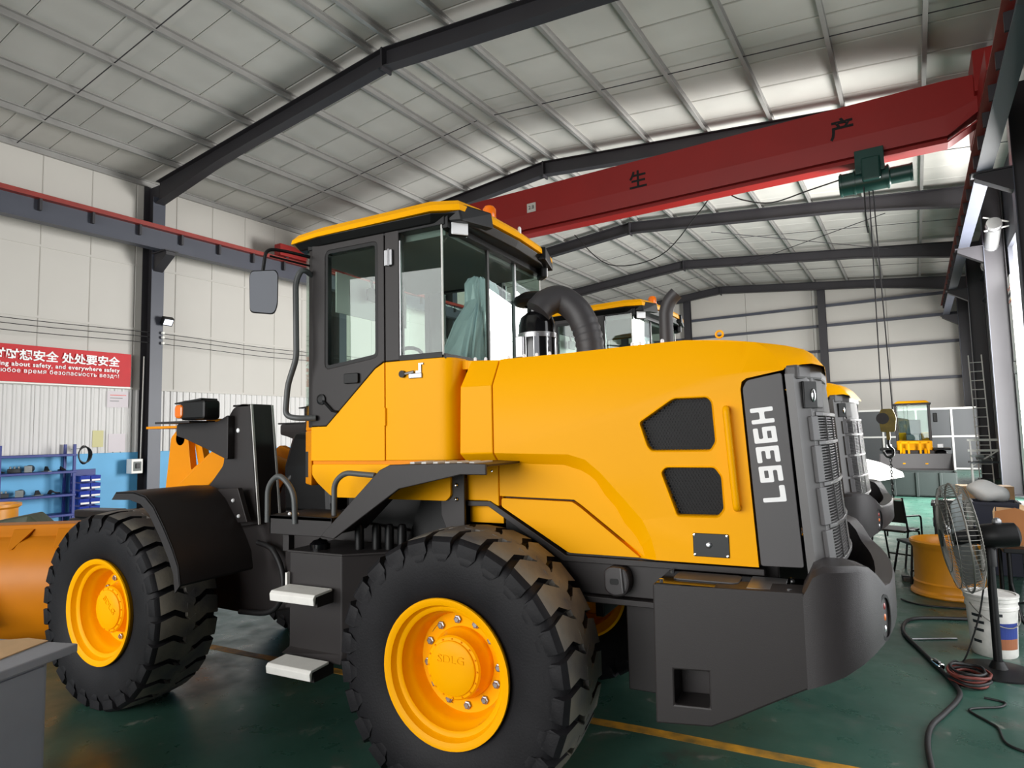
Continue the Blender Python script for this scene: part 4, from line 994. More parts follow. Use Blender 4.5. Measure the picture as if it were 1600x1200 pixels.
# --- steps, tank box, rear fender
for s in (-1, 1):
    def sy(a, b): return min(s*a, s*b), max(s*a, s*b)
    tk = q('side_tank', 'charcoal', lambda b: loft(b, [[(-1.33, s*.93, .50), (-.84, s*.95, .50), (-.60, s*.60, .48), (-1.33, s*.55, .48)], [(-1.24, s*.95, .56), (-.83, s*.95, .56), (-.45, s*.60, .56), (-1.24, s*.55, .56)], [(-1.24, s*.95, 1.12), (-.83, s*.95, 1.12), (-.45, s*.60, 1.12), (-1.24, s*.55, 1.12)]]), None, .006)
    q('tank_lid', 'charcoal', lambda b: loft(b, [[(-1.25, s*.96, z), (-.82, s*.96, z), (-.36, s*.60, z), (-1.25, s*.55, z)] for z in (1.12, 1.132)]), tk, .003)
    q('filler_cap', 'black_gloss', lambda b: lathe(b, [(.06, 1.132), (.062, 1.165), (.04, 1.185), (.015, 1.19), (0, 1.2)], (-1.08, s*.86, 0), 'z', 16), tk, 0, 40)
    for x, y in ((-.84, .78), (-.74, .74), (-.66, .72), (-.58, .70)):
        q('valve_post', 'black', lambda b: lathe(b, [(.028, 1.13), (.028, 1.26), (.02, 1.28), (0, 1.285)], (x, s*y, 0), 'z', 10), tk, 0, 40)
    for z, x0 in ((.90, -1.31), (.485, -1.335)):
        sp_ = q('step', 'white_paint', lambda b: loft(b, [[(x, s*1.12, z-.03), (x, s*1.125, z+.012), (x, s*1.11, z+.028), (x, s*.97, z+.035), (x, s*.97, z+.02), (x, s*1.10, z+.013), (x, s*1.108, z-.03)] for x in (x0+.09, x0+.43)]), None, .004, label='white painted boarding step')
        q('step_bracket', 'charcoal', lambda b: box(b, x0+.12, x0+.15, *sy(.92, 1.05), z-.06, z+.02), sp_, .003)
        q('step_bracket', 'charcoal', lambda b: box(b, x0+.36, x0+.42, *sy(.92, 1.08), z-.05, z+.02), sp_, .003)
    q('step_tab', 'white_paint', lambda b: box(b, -1.245, -1.23, *sy(.955, .98), .86, 1.0), tk)
    # platform and stepped fender
    q('platform', 'charcoal', lambda b: (box(b, -1.36, -.86, *sy(.66, 1.0), 1.32, 1.345), box(b, -1.36, -.86, *sy(.985, 1.0), 1.23, 1.345), box(b, -1.36, -1.345, *sy(.66, 1.0), 1.23, 1.33), box(b, -1.30, -1.25, *sy(.9, .95), 1.12, 1.33)), None, .004)
    fp = [(-.90, 1.245), (-.47, 1.625), (-.40, 1.655), (.06, 1.665), (.20, 1.66), (.20, 1.605), (.05, 1.605), (-.34, 1.525), (-.80, 1.235)]
    fd = q('rear_fender', 'charcoal', lambda b: (prism(b, fp, s*1.03, s*1.05)), None, .004)
    q('fender_top', 'charcoal', lambda b: prism(b, [(-.90, 1.245), (-.47, 1.625), (-.40, 1.652), (.06, 1.662), (.20, 1.657), (.20, 1.645), (.06, 1.65), (-.395, 1.64), (-.46, 1.612), (-.885, 1.238)], s*.66, s*1.03), fd, .002)
    for i in range(6):
        x = -.30+i*.075
        q('tread_slot', 'white_edge', lambda b: box(b, x, x+.03, *sy(.80, 1.0), 1.657, 1.668), fd, .002)
    q('fender_bracket', 'charcoal', lambda b: prism(b, [(-.30, 1.60), (-.14, 1.60), (-.14, 1.20), (-.22, 1.16), (-.30, 1.35)], s*.68, s*.70), fd, .004)
    for z in (1.52, 1.44): q('bracket_bolt', 'chrome', lambda b: ball(b, (-.19, s*.705, z), .012), fd)
    q('wheel_arch_plate', 'black', lambda b: prism(b, [(-.62, 1.12), (-.18, 1.12), (-.18, 1.40), (-.30, 1.62), (-.42, 1.60)], s*.60, s*.62), fd)
    # two hand loops
    for pts in ([(-1.37, 1.005, 1.30), (-1.37, 1.005, 1.52), (-1.28, 1.005, 1.60), (-1.15, 1.005, 1.50), (-1.14, 1.005, 1.30)], [(-.93, .90, 1.30), (-.93, .90, 1.54), (-.85, .90, 1.60), (-.62, .90, 1.585)]):
        q('hand_loop', 'steel_grey', lambda b: tube(b, rnd([(x, s*y, z) for x, y, z in pts], .09), .017, 10), None, 0, 50)
    for x in (-1.22, -1.16): q('platform_bolt', 'lamp_white', lambda b: ball(b, (x, s*.97, 1.352), .011))
q('hydraulic_valve_bank', 'black', lambda b: loft(b, [[(-1.95, -.34, 1.25), (-1.40, -.42, 1.25), (-1.40, .42, 1.25), (-1.95, .34, 1.25)], [(-1.95, -.34, 1.6), (-1.42, -.42, 1.62), (-1.42, .42, 1.62), (-1.95, .34, 1.6)], [(-1.92, -.28, 1.86), (-1.55, -.34, 1.84), (-1.55, .34, 1.84), (-1.92, .28, 1.86)]]), None, .05)
# under-cab mass: transmission, centre joint, hoses
q('transmission', 'black', lambda b: box(b, -1.25, -.2, -.45, .45, .75, 1.45), None, .04)
q('articulation_joint', 'charcoal', lambda b: (lathe(b, [(0, .58), (.16, .58), (.16, .66), (.09, .67), (.09, 1.2), (.16, 1.21), (.16, 1.29), (0, 1.29)], (-1.42, 0, 0), 'z', 24), box(b, -1.75, -1.2, -.3, .3, .6, .7), box(b, -1.75, -1.2, -.3, .3, 1.2, 1.3)), None, 0, 35)
for k, (y, z) in enumerate(((-.28, 1.62), (-.22, 1.70), (-.34, 1.50), (.2, 1.66))):
    q('hydraulic_hose', 'black_rubber', lambda b: tube(b, spline([(-1.30, y, 1.45), (-1.45, y-.03, z+.12), (-1.62, y, z+.22-.05*k), (-1.78, y+.03, z+.10), (-1.88, y, 1.5)], 6), .028, 8), None, 0, 50)
q('hose_clamp', 'steel', lambda b: tube(b, [(-1.45, -.4, 1.75), (-1.42, -.4, 1.35)], .008, 6))
# steering cylinder guard: round plate in the gap
q('steer_hose', 'black_rubber', lambda b: tube(b, spline([(-2.02, -.5, 1.06), (-1.85, -.52, 1.02), (-1.74, -.53, .86), (-1.76, -.53, .68), (-1.90, -.52, .58), (-2.2, -.5, .55)], 8), .02, 8), None, 0, 50)
for s in (-1, 1):
    q('steering_cylinder', 'black', lambda b: (tube(b, [(-2.1, s*.36, .92), (-1.55, s*.40, .92)], .05, 14), tube(b, [(-1.6, s*.40, .92), (-1.15, s*.43, .92)], .025, 10)), None, 0, 40)

# --- front frame, tower, fenders, lamps
q('front_frame', 'charcoal', lambda b: [prism(b, [(-3.35, .55), (-2.2, .52), (-1.72, .60), (-1.72, 1.22), (-2.3, 1.25), (-3.1, 1.2), (-3.4, .9)], s*.40, s*.44) for s in (-1, 1)]+[box(b, -3.2, -3.15, -.4, .4, .55, 1.15), box(b, -1.8, -1.75, -.4, .4, .6, 1.2), box(b, -3.3, -1.75, -.40, .40, .6, .66)], None, .008)
for s in (-1, 1):
    q('tower_plate', 'charcoal', lambda b: prism(b, rpoly([(-2.02, 1.19), (-2.12, 2.075), (-2.22, 2.08), (-2.30, 2.05), (-2.36, 1.97), (-2.40, 1.62), (-2.62, 1.40), (-2.75, 1.1)], .03), s*.46, s*.50), None, .005)
    q('tower_inner_plate', 'charcoal', lambda b: prism(b, rpoly([(-2.02, 1.19), (-2.12, 2.075), (-2.22, 2.08), (-2.30, 2.05), (-2.36, 1.97), (-2.40, 1.62), (-2.62, 1.40), (-2.75, 1.1)], .03), s*.30, s*.34), None, .005)
    q('tower_back', 'charcoal', lambda b: loft(b, [[(-2.01, s*.50, 1.19), (-2.01, s*.30, 1.19), (-2.03, s*.30, 1.19), (-2.03, s*.50, 1.19)], [(-2.105, s*.50, 2.07), (-2.105, s*.30, 2.07), (-2.125, s*.30, 2.07), (-2.125, s*.50, 2.07)]]))
    q('tower_cap', 'charcoal', lambda b: loft(b, [[(x, s*y, z) for y in (.30, .5) for x in ((-2.11, -2.3) if y < .4 else (-2.3, -2.11))] for z in (2.06, 2.075)]))
    for y in (.5, .305):
        q('edge_strip', 'white_edge', lambda b: loft(b, [[(-2.006, s*(y-.012), 1.19), (-2.006, s*(y+.006), 1.19), (-2.014, s*(y+.006), 1.19), (-2.014, s*(y-.012), 1.19)], [(-2.10, s*(y-.012), 2.072), (-2.10, s*(y+.006), 2.072), (-2.108, s*(y+.006), 2.072), (-2.108, s*(y-.012), 2.072)]]))
    for x, z in ((-2.24, 1.88), (-2.19, 1.34)): q('tower_pin', 'lamp_white', lambda b: ball(b, (x, s*.502, z), .018, (1, .5, 1)))
    # lamp arm and head lamp
    q('lamp_arm', 'charcoal', lambda b: prism(b, rpoly([(-2.28, 1.66), (-2.50, 1.74), (-2.78, 1.83), (-2.87, 1.85), (-2.87, 1.94), (-2.80, 1.955), (-2.40, 1.95), (-2.28, 2.0)], .02), s*.50, s*.56), None, .006)
    q('lamp_plate', 'charcoal', lambda b: box(b, -2.9, -2.5, *((-.72, -.5) if s < 0 else (.5, .72)), 1.945, 1.96))
    hl = q('head_lamp', 'black', lambda b: prism(b, rrect(-2.64, -2.36, 1.965, 2.115, .03), s*.56, s*.70), None, .02)
    q('lamp_hood', 'black', lambda b: prism(b, [(-2.70, 2.10), (-2.40, 2.125), (-2.40, 2.112), (-2.70, 2.09)], s*.56, s*.70), hl)
    q('lamp_face', 'lamp_white', lambda b: box(b, -2.655, -2.64, *((-.68, -.58) if s < 0 else (.58, .68)), 1.985, 2.095), hl)
    q('turn_lamp', 'amber', lambda b: prism(b, rrect(-2.69, -2.60, 1.98, 2.085, .03), s*.62, s*.712), hl, .015)
    # mudguard over the front tyre
    outp = [(-2.66, 1.47), (-2.46, 1.475), (-2.34, 1.45), (-2.25, 1.385), (-2.14, 1.25), (-2.05, 1.12), (-1.995, 1.02), (-1.975, .90)]
    thk = [(x-.012, z-.014) for x, z in outp]
    fg = q('front_mudguard', 'charcoal', lambda b: loft(b, [[(x, s*y, z) for x, z in [(u, v) for u, v in outp]]+[(x, s*y, z) for x, z in reversed(thk)] for y in (1.15, .58)]), None, .003, 50)
    q('mudguard_lip', 'charcoal', lambda b: loft(b, [[(x, s*1.15, z) for x, z in outp]+[(x, s*1.15, z) for x, z in reversed([(u-.05, v-.055) for u, v in outp])], [(x, s*1.14, z) for x, z in outp]+[(x, s*1.14, z) for x, z in reversed([(u-.05, v-.055) for u, v in outp])]]), fg)
    q('mudguard_bracket', 'charcoal', lambda b: prism(b, [(-2.42, 1.44), (-2.12, 1.46), (-2.02, 1.22), (-2.25, 1.2)], s*.56, s*.60), fg, .004)
    for x, z in ((-2.16, 1.37), (-2.10, 1.26)): q('mudguard_bolt', 'lamp_white', lambda b: ball(b, (x, s*.605, z), .014), fg)
q('lamp_arm_cap', 'yellow_deep', lambda b: box(b, -2.6, -2.36, -.5, -.2, 1.955, 1.975))
# lift arms, bell crank, tilt link, bucket
for s in (-1, 1):
    q('lift_arm', 'yellow_deep', lambda b: prism(b, rpoly([(-2.25, 1.72), (-2.20, 1.90), (-2.42, 1.93), (-2.55, 1.74), (-3.0, 1.45), (-3.55, .95), (-3.95, .55), (-4.05, .38), (-3.90, .32), (-3.7, .42), (-3.2, .9), (-2.7, 1.4)], .04), s*.40, s*.46), None, .008)
q('tilt_rocker', 'yellow_deep', lambda b: [prism(b, rpoly([(-3.28, 1.40), (-3.22, 1.84), (-3.15, 1.90), (-3.05, 1.89), (-3.0, 1.82), (-2.96, 1.57), (-2.66, 1.755), (-2.41, 1.66), (-2.60, 1.44), (-2.9, 1.1), (-3.2, 1.1)], .02), y0, y1) for y0, y1 in ((-.36, -.30), (.30, .36))]+[tube(b, [(-3.1, -.36, 1.83), (-3.1, .36, 1.83)], .06, 16), box(b, -3.28, -2.7, -.3, .3, 1.15, 1.2)], None, .008)
q('rocker_link', 'yellow_deep', lambda b: (prism(b, rpoly([(-3.02, 1.86), (-2.94, 1.86), (-2.83, 1.5), (-2.92, 1.5)], .01), -.30, -.24), box(b, -3.34, -2.9, -.50, -.15, 1.915, 1.935)), None, .006)
q('tilt_cylinder', 'yellow_deep', lambda b: tube(b, [(-2.2, 0, 1.55), (-2.75, 0, 1.7)], .07, 18), None, 0, 40)
q('cylinder_rod', 'chrome', lambda b: tube(b, [(-2.75, 0, 1.7), (-3.1, 0, 1.82)], .035, 14), None, 0, 40)
# ------------------------------------------------------------------ loose bucket standing beyond the front tyre, its back to the viewer
mat('bucket_orange', (206, 122, 6), .42, var=.12, vscale=2, spec=.3)
bk = thing('loader_bucket', 'orange-yellow loader bucket on the floor beyond the front tyre, back to the viewer', 'bucket')
BW = 1.27
q('bucket_shell', 'bucket_orange', lambda b: loft(b, [[(x, y, z) for x, z in [(-4.62, 1.20), (-4.44, 1.19), (-4.38, 1.08), (-4.26, 1.03), (-4.20, .96), (-4.12, .84), (-4.08, .66), (-4.10, .42), (-4.20, .2), (-4.36, .06), (-5.3, .0), (-5.3, .03), (-4.38, .1), (-4.25, .22), (-4.15, .44), (-4.13, .66), (-4.17, .82), (-4.26, .92), (-4.44, 1.05), (-4.62, 1.17)]] for y in (-BW, BW)]), bk, .006, 40)
for s in (-1, 1):
    q('bucket_cheek', 'bucket_orange', lambda b: prism(b, [(-4.62, 1.2), (-4.40, 1.14), (-4.2, .95), (-4.09, .66), (-4.11, .4), (-4.36, .05), (-5.3, 0), (-5.2, .3)], s*BW, s*(BW+.02)), bk, .004)
for y in (-1.05, -.62, -.2, .2, .62, 1.05):
    q('bucket_gusset', 'bucket_orange', lambda b: loft(b, [[(-4.40, y-.10, 1.15), (-4.40, y+.10, 1.15), (-4.42, y+.10, 1.15), (-4.42, y-.10, 1.15)], [(-4.20, y-.02, .98), (-4.20, y+.02, .98), (-4.3, y+.02, .98), (-4.3, y-.02, .98)]]), bk, .004)
q('bucket_brace', 'bucket_orange', lambda b: loft(b, [[(x, y, z) for x, z in [(-4.13, .88), (-4.04, .87), (-4.0, .8), (-4.0, .62), (-4.06, .60), (-4.11, .62)]] for y in (-1.2, -.68)]), bk, .01)
for y in (-.36, -.50, .36, .5):
    q('bucket_ear', 'bucket_orange', lambda b: prism(b, rpoly([(-4.12, .86), (-3.9, .46), (-3.88, .34), (-4.0, .26), (-4.15, .28)], .03), y-.02, y+.02), bk, .004)
BKT = Vector((-4.42, -.28, 0)); BKR = R(-59); _e = Vector((-4.44, BW, 1.19)); _m = Matrix.Rotation(BKR, 3, 'Z')
bk.rotation_euler = (0, 0, BKR); bk.scale = (.9, .9, .9)
_w = BKT-_m @ (_e*.9); bk.location = (_w.x, _w.y, 0)
# ------------------------------------------------------------------ second loader, parked behind the first
L2 = copy_tree(LD); L2.location = (.24, 3.40, 0); L2.rotation_euler = (0, 0, R(-6))
tag(L2, 'yellow wheel loader parked behind the large one, mostly hidden by its hood', 'wheel loader', 'wheel loaders parked side by side')

mat('banner_red', (205, 30, 38), .6, var=.12, vscale=2)
mat('paper', (214, 206, 210), .7); mat('paper_yellow', (206, 200, 150), .7)
mat('shelf_blue', (36, 52, 132), .5, var=.15, vscale=6); mat('bin_blue', (32, 56, 158), .35)
mat('bench_grey', (146, 150, 158), .5, var=.1, vscale=4); mat('cardboard', (214, 176, 132), .8, var=.12, vscale=6)
mat('cardboard_dark', (172, 112, 64), .8, var=.1, vscale=8); mat('part_dark', (48, 52, 56), .4, metal=.3, var=.3, vscale=12)
mat('part_green', (70, 78, 62), .5, var=.25, vscale=8); mat('part_grey', (132, 138, 138), .4, metal=.2, var=.2, vscale=9)
mat('rim_orange', (232, 152, 30), .4, var=.12, vscale=5); mat('pail_white', (226, 224, 218), .45, var=.25, vscale=9)
mat('label_blue', (36, 56, 130), .5); mat('label_brown', (150, 92, 60), .5); mat('bag_white', (236, 236, 234), .6, bump=.5, bscale=14)
mat('skip_green', (13, 25, 23), .5, var=.2, vscale=3); mat('wire_grey', (128, 126, 120), .35, metal=.6); mat('copper_red', (112, 48, 40), .5)
mat('cloth_grey', (92, 92, 90), .8); mat('duct_silver', (190, 190, 190), .3, metal=.7)

def T(name, label, cat, loc, rz=0.0, group=None): return thing(name, label, cat, loc, rz, group)
def A(name, m, parent, fn, bevel=0.0, smooth=None, label=None):
    bm = nb(); fn(bm); return obj(name, bm, m, parent, bevel, smooth, label)

# ------------------------------------------------------------------ left wall: banner, notices, lamp, boxes
bn = T('safety_banner', 'red safety banner with white Chinese, English and Russian lettering on the left wall', 'banner', H(AL+.1, 5.6, 3.11))
def cloth(b):
    rows = []
    for i in range(15):
        v = -2.6+i*(4.9/14); L = []
        for j in range(7):
            z = .02+.78*j/6; w_ = .012*math.sin(i*1.3+j*.6)+.006*math.sin(i*3.1)
            L.append(AX*(.02+w_)+BX*v+Vector((0, 0, z)))
        rows.append(L)
    V = [[b.verts.new(p) for p in L] for L in rows]; W = [[b.verts.new(p-AX*.004) for p in L] for L in rows]
    for i in range(14):
        for j in range(6):
            face(b, (V[i][j], V[i+1][j], V[i+1][j+1], V[i][j+1])); face(b, (W[i][j], W[i][j+1], W[i+1][j+1], W[i+1][j]))
    for i in range(14):
        face(b, (V[i][0], W[i][0], W[i+1][0], V[i+1][0])); face(b, (V[i][6], V[i+1][6], W[i+1][6], W[i][6]))
    for j in range(6):
        face(b, (V[0][j], V[0][j+1], W[0][j+1], W[0][j])); face(b, (V[14][j], W[14][j], W[14][j+1], V[14][j+1]))
A('banner_cloth', 'banner_red', bn, cloth, 0, 60)
for body, v, z, size, sp_, bold in (('时时想安全 处处要安全', 2.03, .57, .24, 1.0, .006), ('Always in thinking about safety, and everywhere safety', 2.03, .385, .128, 1.12, .003), ('Безопасность в любое время безопасность везде!', 2.03, .25, .128, 1.12, .001)):
    o = text_mesh('banner_lettering', body, size, 'decal_white', bn, .001, 'RIGHT', sp_, 1.0, bold); frame(o, AX*.045+BX*v+Vector((0, 0, z)), BX, (0, 0, 1))
A('batten', 'white_paint', bn, lambda b: loft(b, [[AX*u+BX*v+Vector((0, 0, z)) for u, z in ((0, -.02), (.03, -.02), (.03, .012), (0, .012))] for v in (-2.6, 2.3)]))
for i, (b0, b1, z0, z1, m, lb, tx) in enumerate(((7.43, 7.90, 2.64, 3.02, 'paper', 'pinkish notice sheet pinned just under the banner', True), (7.14, 7.37, 1.72, 2.10, 'paper_yellow', 'small yellowish notice pinned above the blue plinth', False), (7.48, 7.85, 1.60, 2.02, 'paper', 'pale lower notice sheet beside the steel column', False))):
    o = A('wall_notice', m, None, lambda b: hbox(b, AL+.035, AL+.039, b0, b1, z0, z1)); tag(o, lb, 'notice')
    if tx:
        for k in range(3):
            o2 = A('printed_line', 'red_sticker' if k == 0 else 'cab_lining', o, lambda b: hbox(b, AL+.039, AL+.0395, b0+.06, b1-.05-.08*k, z1-.1-.07*k, z1-.085-.07*k))
fl = T('floodlight', 'small square floodlight clamped to the left steel column', 'floodlight', H(-15.38, 8.47, 4.72))
A('lamp_body', 'black', fl, lambda b: obox(b, AX*.1+Vector((0, 0, .02)), .12, .26, .2, YB, Matrix.Rotation(YB, 3, 'Z') @ Matrix.Rotation(R(35), 3, 'Y')), .01)
mat('flood_glass', (235, 240, 250), .2, emit=1.5)
A('lamp_glass', 'flood_glass', fl, lambda b: obox(b, AX*.152+Vector((0, 0, -.016)), .012, .2, .14, YB, Matrix.Rotation(YB, 3, 'Z') @ Matrix.Rotation(R(35), 3, 'Y')))
A('lamp_bracket', 'steel_dark', fl, lambda b: bar(b, Vector((0, 0, 0)), AX*.08, .05, .03))
for k, z in enumerate((4.45, 4.34, 4.2)):
    o = A('cable_insulator', 'white_paint', None, lambda b: lathe(b, [(0, -.03), (.03, -.03), (.04, 0), (.03, .03), (0, .03)], H(-15.36, 8.42, z), 'x', 12), 0, 40)
    tag(o, 'white porcelain insulator on the left column, ' + ['uppermost', 'middle', 'lowest'][k] + ' of three', 'insulator', 'column insulators')
eb = T('switch_box', 'small white switch box with conduit at the foot of the left column', 'switch box', H(AL+.1, 7.85, 1.08))
A('box_body', 'white_paint', eb, lambda b: obox(b, AX*.16+BX*.12+Vector((0, 0, .17)), .24, .26, .34, YB), .012)
A('box_cover', 'cab_lining', eb, lambda b: obox(b, AX*.285+BX*.12+Vector((0, 0, .17)), .01, .18, .22, YB), .004)
A('box_switch', 'black', eb, lambda b: obox(b, AX*.3+BX*.12+Vector((0, 0, .18)), .03, .09, .12, YB), .006)
A('conduit', 'white_paint', eb, lambda b: tube(b, [AX*.12+BX*.27+Vector((0, 0, .1)), AX*.12+BX*.3+Vector((0, 0, 2.8))], .016, 8), 0, 50)

# --- blue parts rack
rk = T('parts_rack', 'dark blue open steel parts rack against the left wall', 'rack', H(AL+.06, 3.9, 0))
for v in (0.0, 1.35, 2.68):
    for u in (.02, .46):
        A('upright', 'shelf_blue', rk, lambda b: obox(b, AX*u+BX*v+Vector((0, 0, .9)), .04, .05, 1.8, YB))
for z in (.30, .72, 1.21, 1.57):
    A('shelf', 'shelf_blue', rk, lambda b: obox(b, AX*.24+BX*1.34+Vector((0, 0, z)), .5, 2.76, .05, YB), .006)
rng = random.Random(11)
names = [('hydraulic_hose_bundle', 'hose'), ('valve_block', 'valve'), ('pump_housing', 'pump'), ('steel_bracket', 'bracket')]
slots = [(1.235, .35+.27*i) for i in range(9)]+[(.745, .3+.3*i) for i in range(8)]
words_ = ['nearest the picture edge', 'second', 'third', 'fourth', 'fifth', 'sixth', 'seventh', 'eighth', 'last, by the rack upright']
for k, (z, v) in enumerate(slots):
    nm, ct = names[k % 4]; row = 'upper' if z > 1 else 'middle'; idx = k if z > 1 else k-9
    lb = 'dark ' + nm.replace('_', ' ') + ' on the ' + row + ' rack shelf, ' + (words_[idx] if (idx not in (0, 8)) else words_[idx]) + (' along' if 0 < idx < 8 else '')
    bs = H(AL+.06, 3.9, 0)+AX*(.22+rng.uniform(-.05, .1))+BX*v+Vector((0, 0, z))
    t = T(nm, lb, ct, bs, rng.uniform(0, 3), 'machine parts on the blue rack')
    if nm == 'hydraulic_hose_bundle':
        for j in range(3): A('hose', 'black_rubber', t, lambda b: tube(b, spline([(-.13, -.03+.03*j, .02), (-.05, .02*j, .05+.02*j), (.06, -.02+.02*j, .03), (.14, .03*j-.02, .02)], 5), .014, 7), 0, 50)
    elif nm == 'valve_block':
        A('block', 'part_dark', t, lambda b: box(b, -.11, .11, -.05, .05, 0, .09), .01)
        for x in (-.07, 0, .07): A('spool', 'part_grey', t, lambda b: lathe(b, [(.018, .09), (.018, .13), (0, .135)], (x, 0, 0), 'z', 10), 0, 40)
    elif nm == 'pump_housing':
        A('housing', 'part_dark', t, lambda b: lathe(b, [(0, -.1), (.06, -.1), (.075, -.06), (.075, .05), (.05, .08), (.05, .12), (0, .12)], (0, 0, .076), 'x', 18), 0, 40)
        A('flange', 'part_grey', t, lambda b: box(b, -.115, -.1, -.07, .07, .0, .14), .01)
    else:
        A('plate', 'part_grey', t, lambda b: box(b, -.1, .1, -.04, .04, 0, .015)); A('rib', 'part_dark', t, lambda b: prism(b, [(-.08, .015), (.08, .015), (.02, .11), (-.05, .11)], -.008, .008))
# hanging coil of cable beside the rack
hc = T('hanging_cable_coil', 'coil of black cable hanging from the end of the blue rack', 'cable coil', H(AL+.35, 6.85, 1.35))
for j in range(4):
    A('cable_turn', 'cable_black', hc, lambda b: tube(b, [BX*((.1+.012*j)*math.cos(i*math.pi/9))+AX*(.02*j-.03)+Vector((0, 0, .21+(.2-.01*j)*math.sin(i*math.pi/9))) for i in range(18)], .014, 6, True), 0, 60)
A('coil_hook', 'steel', hc, lambda b: tube(b, [BX*-.27+Vector((0, 0, .34)), BX*-.05+Vector((0, 0, .36)), BX*0+Vector((0, 0, .42))], .01, 6), 0, 60)
# blue bins: five rows of two
lab = ['bottom', 'second', 'third', 'fourth', 'top']
bin0 = None
for r_ in range(5):
    for c_ in range(2):
        loc = H(AL+.42, 6.78+c_*.21, .32+r_*.165)
        lb = 'small blue parts bin in the ' + lab[r_] + ' row, ' + ('rack side' if c_ == 0 else 'column side')
        if bin0 is None:
            bin0 = T('parts_bin', lb, 'bin', loc, YB+R(90), 'blue parts bins')
            A('tray', 'bin_blue', bin0, lambda b: (loft(b, [[(-.1, -.14, 0), (.1, -.14, 0), (.1, .14, 0), (-.1, .14, 0)], [(-.1, -.17, .13), (.1, -.17, .13), (.1, .14, .13), (-.1, .14, .13)], [(-.09, -.155, .13), (.09, -.155, .13), (.09, .13, .13), (-.09, .13, .13)], [(-.09, -.13, .015), (.09, -.13, .015), (.09, .13, .015), (-.09, .13, .015)]])), .004)
            A('label_strip', 'white_paint', bin0, lambda b: box(b, -.085, .085, -.176, -.166, .012, .05))
        else:
            c = copy_tree(bin0); c.location = loc; tag(c, lb, 'bin', 'blue parts bins')
br = T('bin_rail', 'louvred blue panel carrying the small parts bins', 'panel', H(AL+.05, 6.65, 0))
A('panel_sheet', 'shelf_blue', br, lambda b: obox(b, AX*.17+BX*.24+Vector((0, 0, .62)), .03, .5, 1.24, YB), .004)
for z in (.4, .56, .73, .9, 1.06): A('louvre', 'shelf_blue', br, lambda b: obox(b, AX*.195+BX*.24+Vector((0, 0, z)), .02, .48, .02, YB))

# --- clutter between bucket and wall
dr_ = T('orange_rim_stack', 'orange wheel rim stacked upright beyond the bucket at the left edge', 'wheel rim', (-9.35, 1.05, 0))
for k, z in enumerate((.0, .48)):
    A('rim_barrel', 'rim_orange', dr_, lambda b: lathe(b, [(.40, z), (.42, z+.02), (.42, z+.05), (.39, z+.07), (.38, z+.2), (.395, z+.22), (.38, z+.24), (.38, z+.4), (.42, z+.43), (.42, z+.47), (.36, z+.47), (.34, z+.40), (.34, z+.06), (.36, z)], (0, 0, 0), 'z', 36, True), 0, 35)
for nm, lb, ct, x, y, fn in (
    ('engine_block', 'dark engine block on a pallet beyond the loader bucket', 'engine', -8.35, 2.1, None),
    ('gearbox_housing', 'grey gearbox housing beyond the loader bucket, next to the front tyre', 'gearbox', -7.1, 1.9, None),
    ('engine_cowl', 'dark olive machine cowl lying beyond the loader bucket', 'cowl', -7.65, .75, None)):
    t = T(nm, lb, ct, (x, y, 0), R(rng.uniform(-20, 40)))
    A('pallet', 'cardboard_dark', t, lambda b: [box(b, -.45, .45, -.4+i*.17, -.28+i*.17, .1, .13) for i in range(5)]+[box(b, xx, xx+.08, -.4, .4, 0, .1) for xx in (-.45, -.04, .37)])
    if nm == 'engine_block':
        A('block', 'part_dark', t, lambda b: (box(b, -.4, .4, -.22, .22, .13, .68),), .03)
        A('head', 'part_dark', t, lambda b: box(b, -.36, .36, -.16, .16, .68, .80), .02)
        for i in range(4): A('intake_port', 'part_grey', t, lambda b: lathe(b, [(.045, -.24), (.05, -.3), (.03, -.3)], (-.27+i*.18, 0, .55), 'y', 14), 0, 40)
        A('flywheel', 'part_grey', t, lambda b: lathe(b, [(0, .4), (.24, .4), (.24, .45), (0, .46)], (0, 0, .45), 'x', 28), 0, 40)
    elif nm == 'gearbox_housing':
        A('case', 'part_grey', t, lambda b: loft(b, [[(-.3, -.2, .13), (.3, -.2, .13), (.3, .2, .13), (-.3, .2, .13)], [(-.34, -.26, .5), (.34, -.24, .5), (.34, .24, .5), (-.34, .26, .5)], [(-.2, -.16, .86), (.22, -.14, .86), (.22, .14, .86), (-.2, .16, .86)]]), .03)
        A('cover', 'part_dark', t, lambda b: lathe(b, [(0, -.34), (.15, -.33), (.17, -.26), (.17, -.2)], (0, 0, .52), 'y', 22), 0, 40)
        A('shaft', 'steel', t, lambda b: tube(b, [(.3, 0, .55), (.5, 0, .55)], .04, 12), 0, 50)
    else:
        A('cowl_skin', 'part_green', t, lambda b: loft(b, [[(-.45, y_, z_) for y_, z_ in ((-.3, .13), (-.3, .6), (-.2, .82), (.2, .82), (.3, .6), (.3, .13))], [(.1, y_, z_) for y_, z_ in ((-.3, .13), (-.3, .66), (-.2, .92), (.2, .92), (.3, .66), (.3, .13))], [(.48, y_, z_) for y_, z_ in ((-.28, .13), (-.28, .4), (-.2, .56), (.2, .56), (.28, .4), (.28, .13))]]), .02)
        A('cowl_grille', 'black', t, lambda b: box(b, -.3, .1, -.312, -.298, .35, .58), .005)

# --- grey bench with cardboard at the lower left
wb = T('work_bench', 'grey steel bench at the lower left corner of the picture', 'bench', (-1.874, -1.811, 0), R(14.3)-R(90))
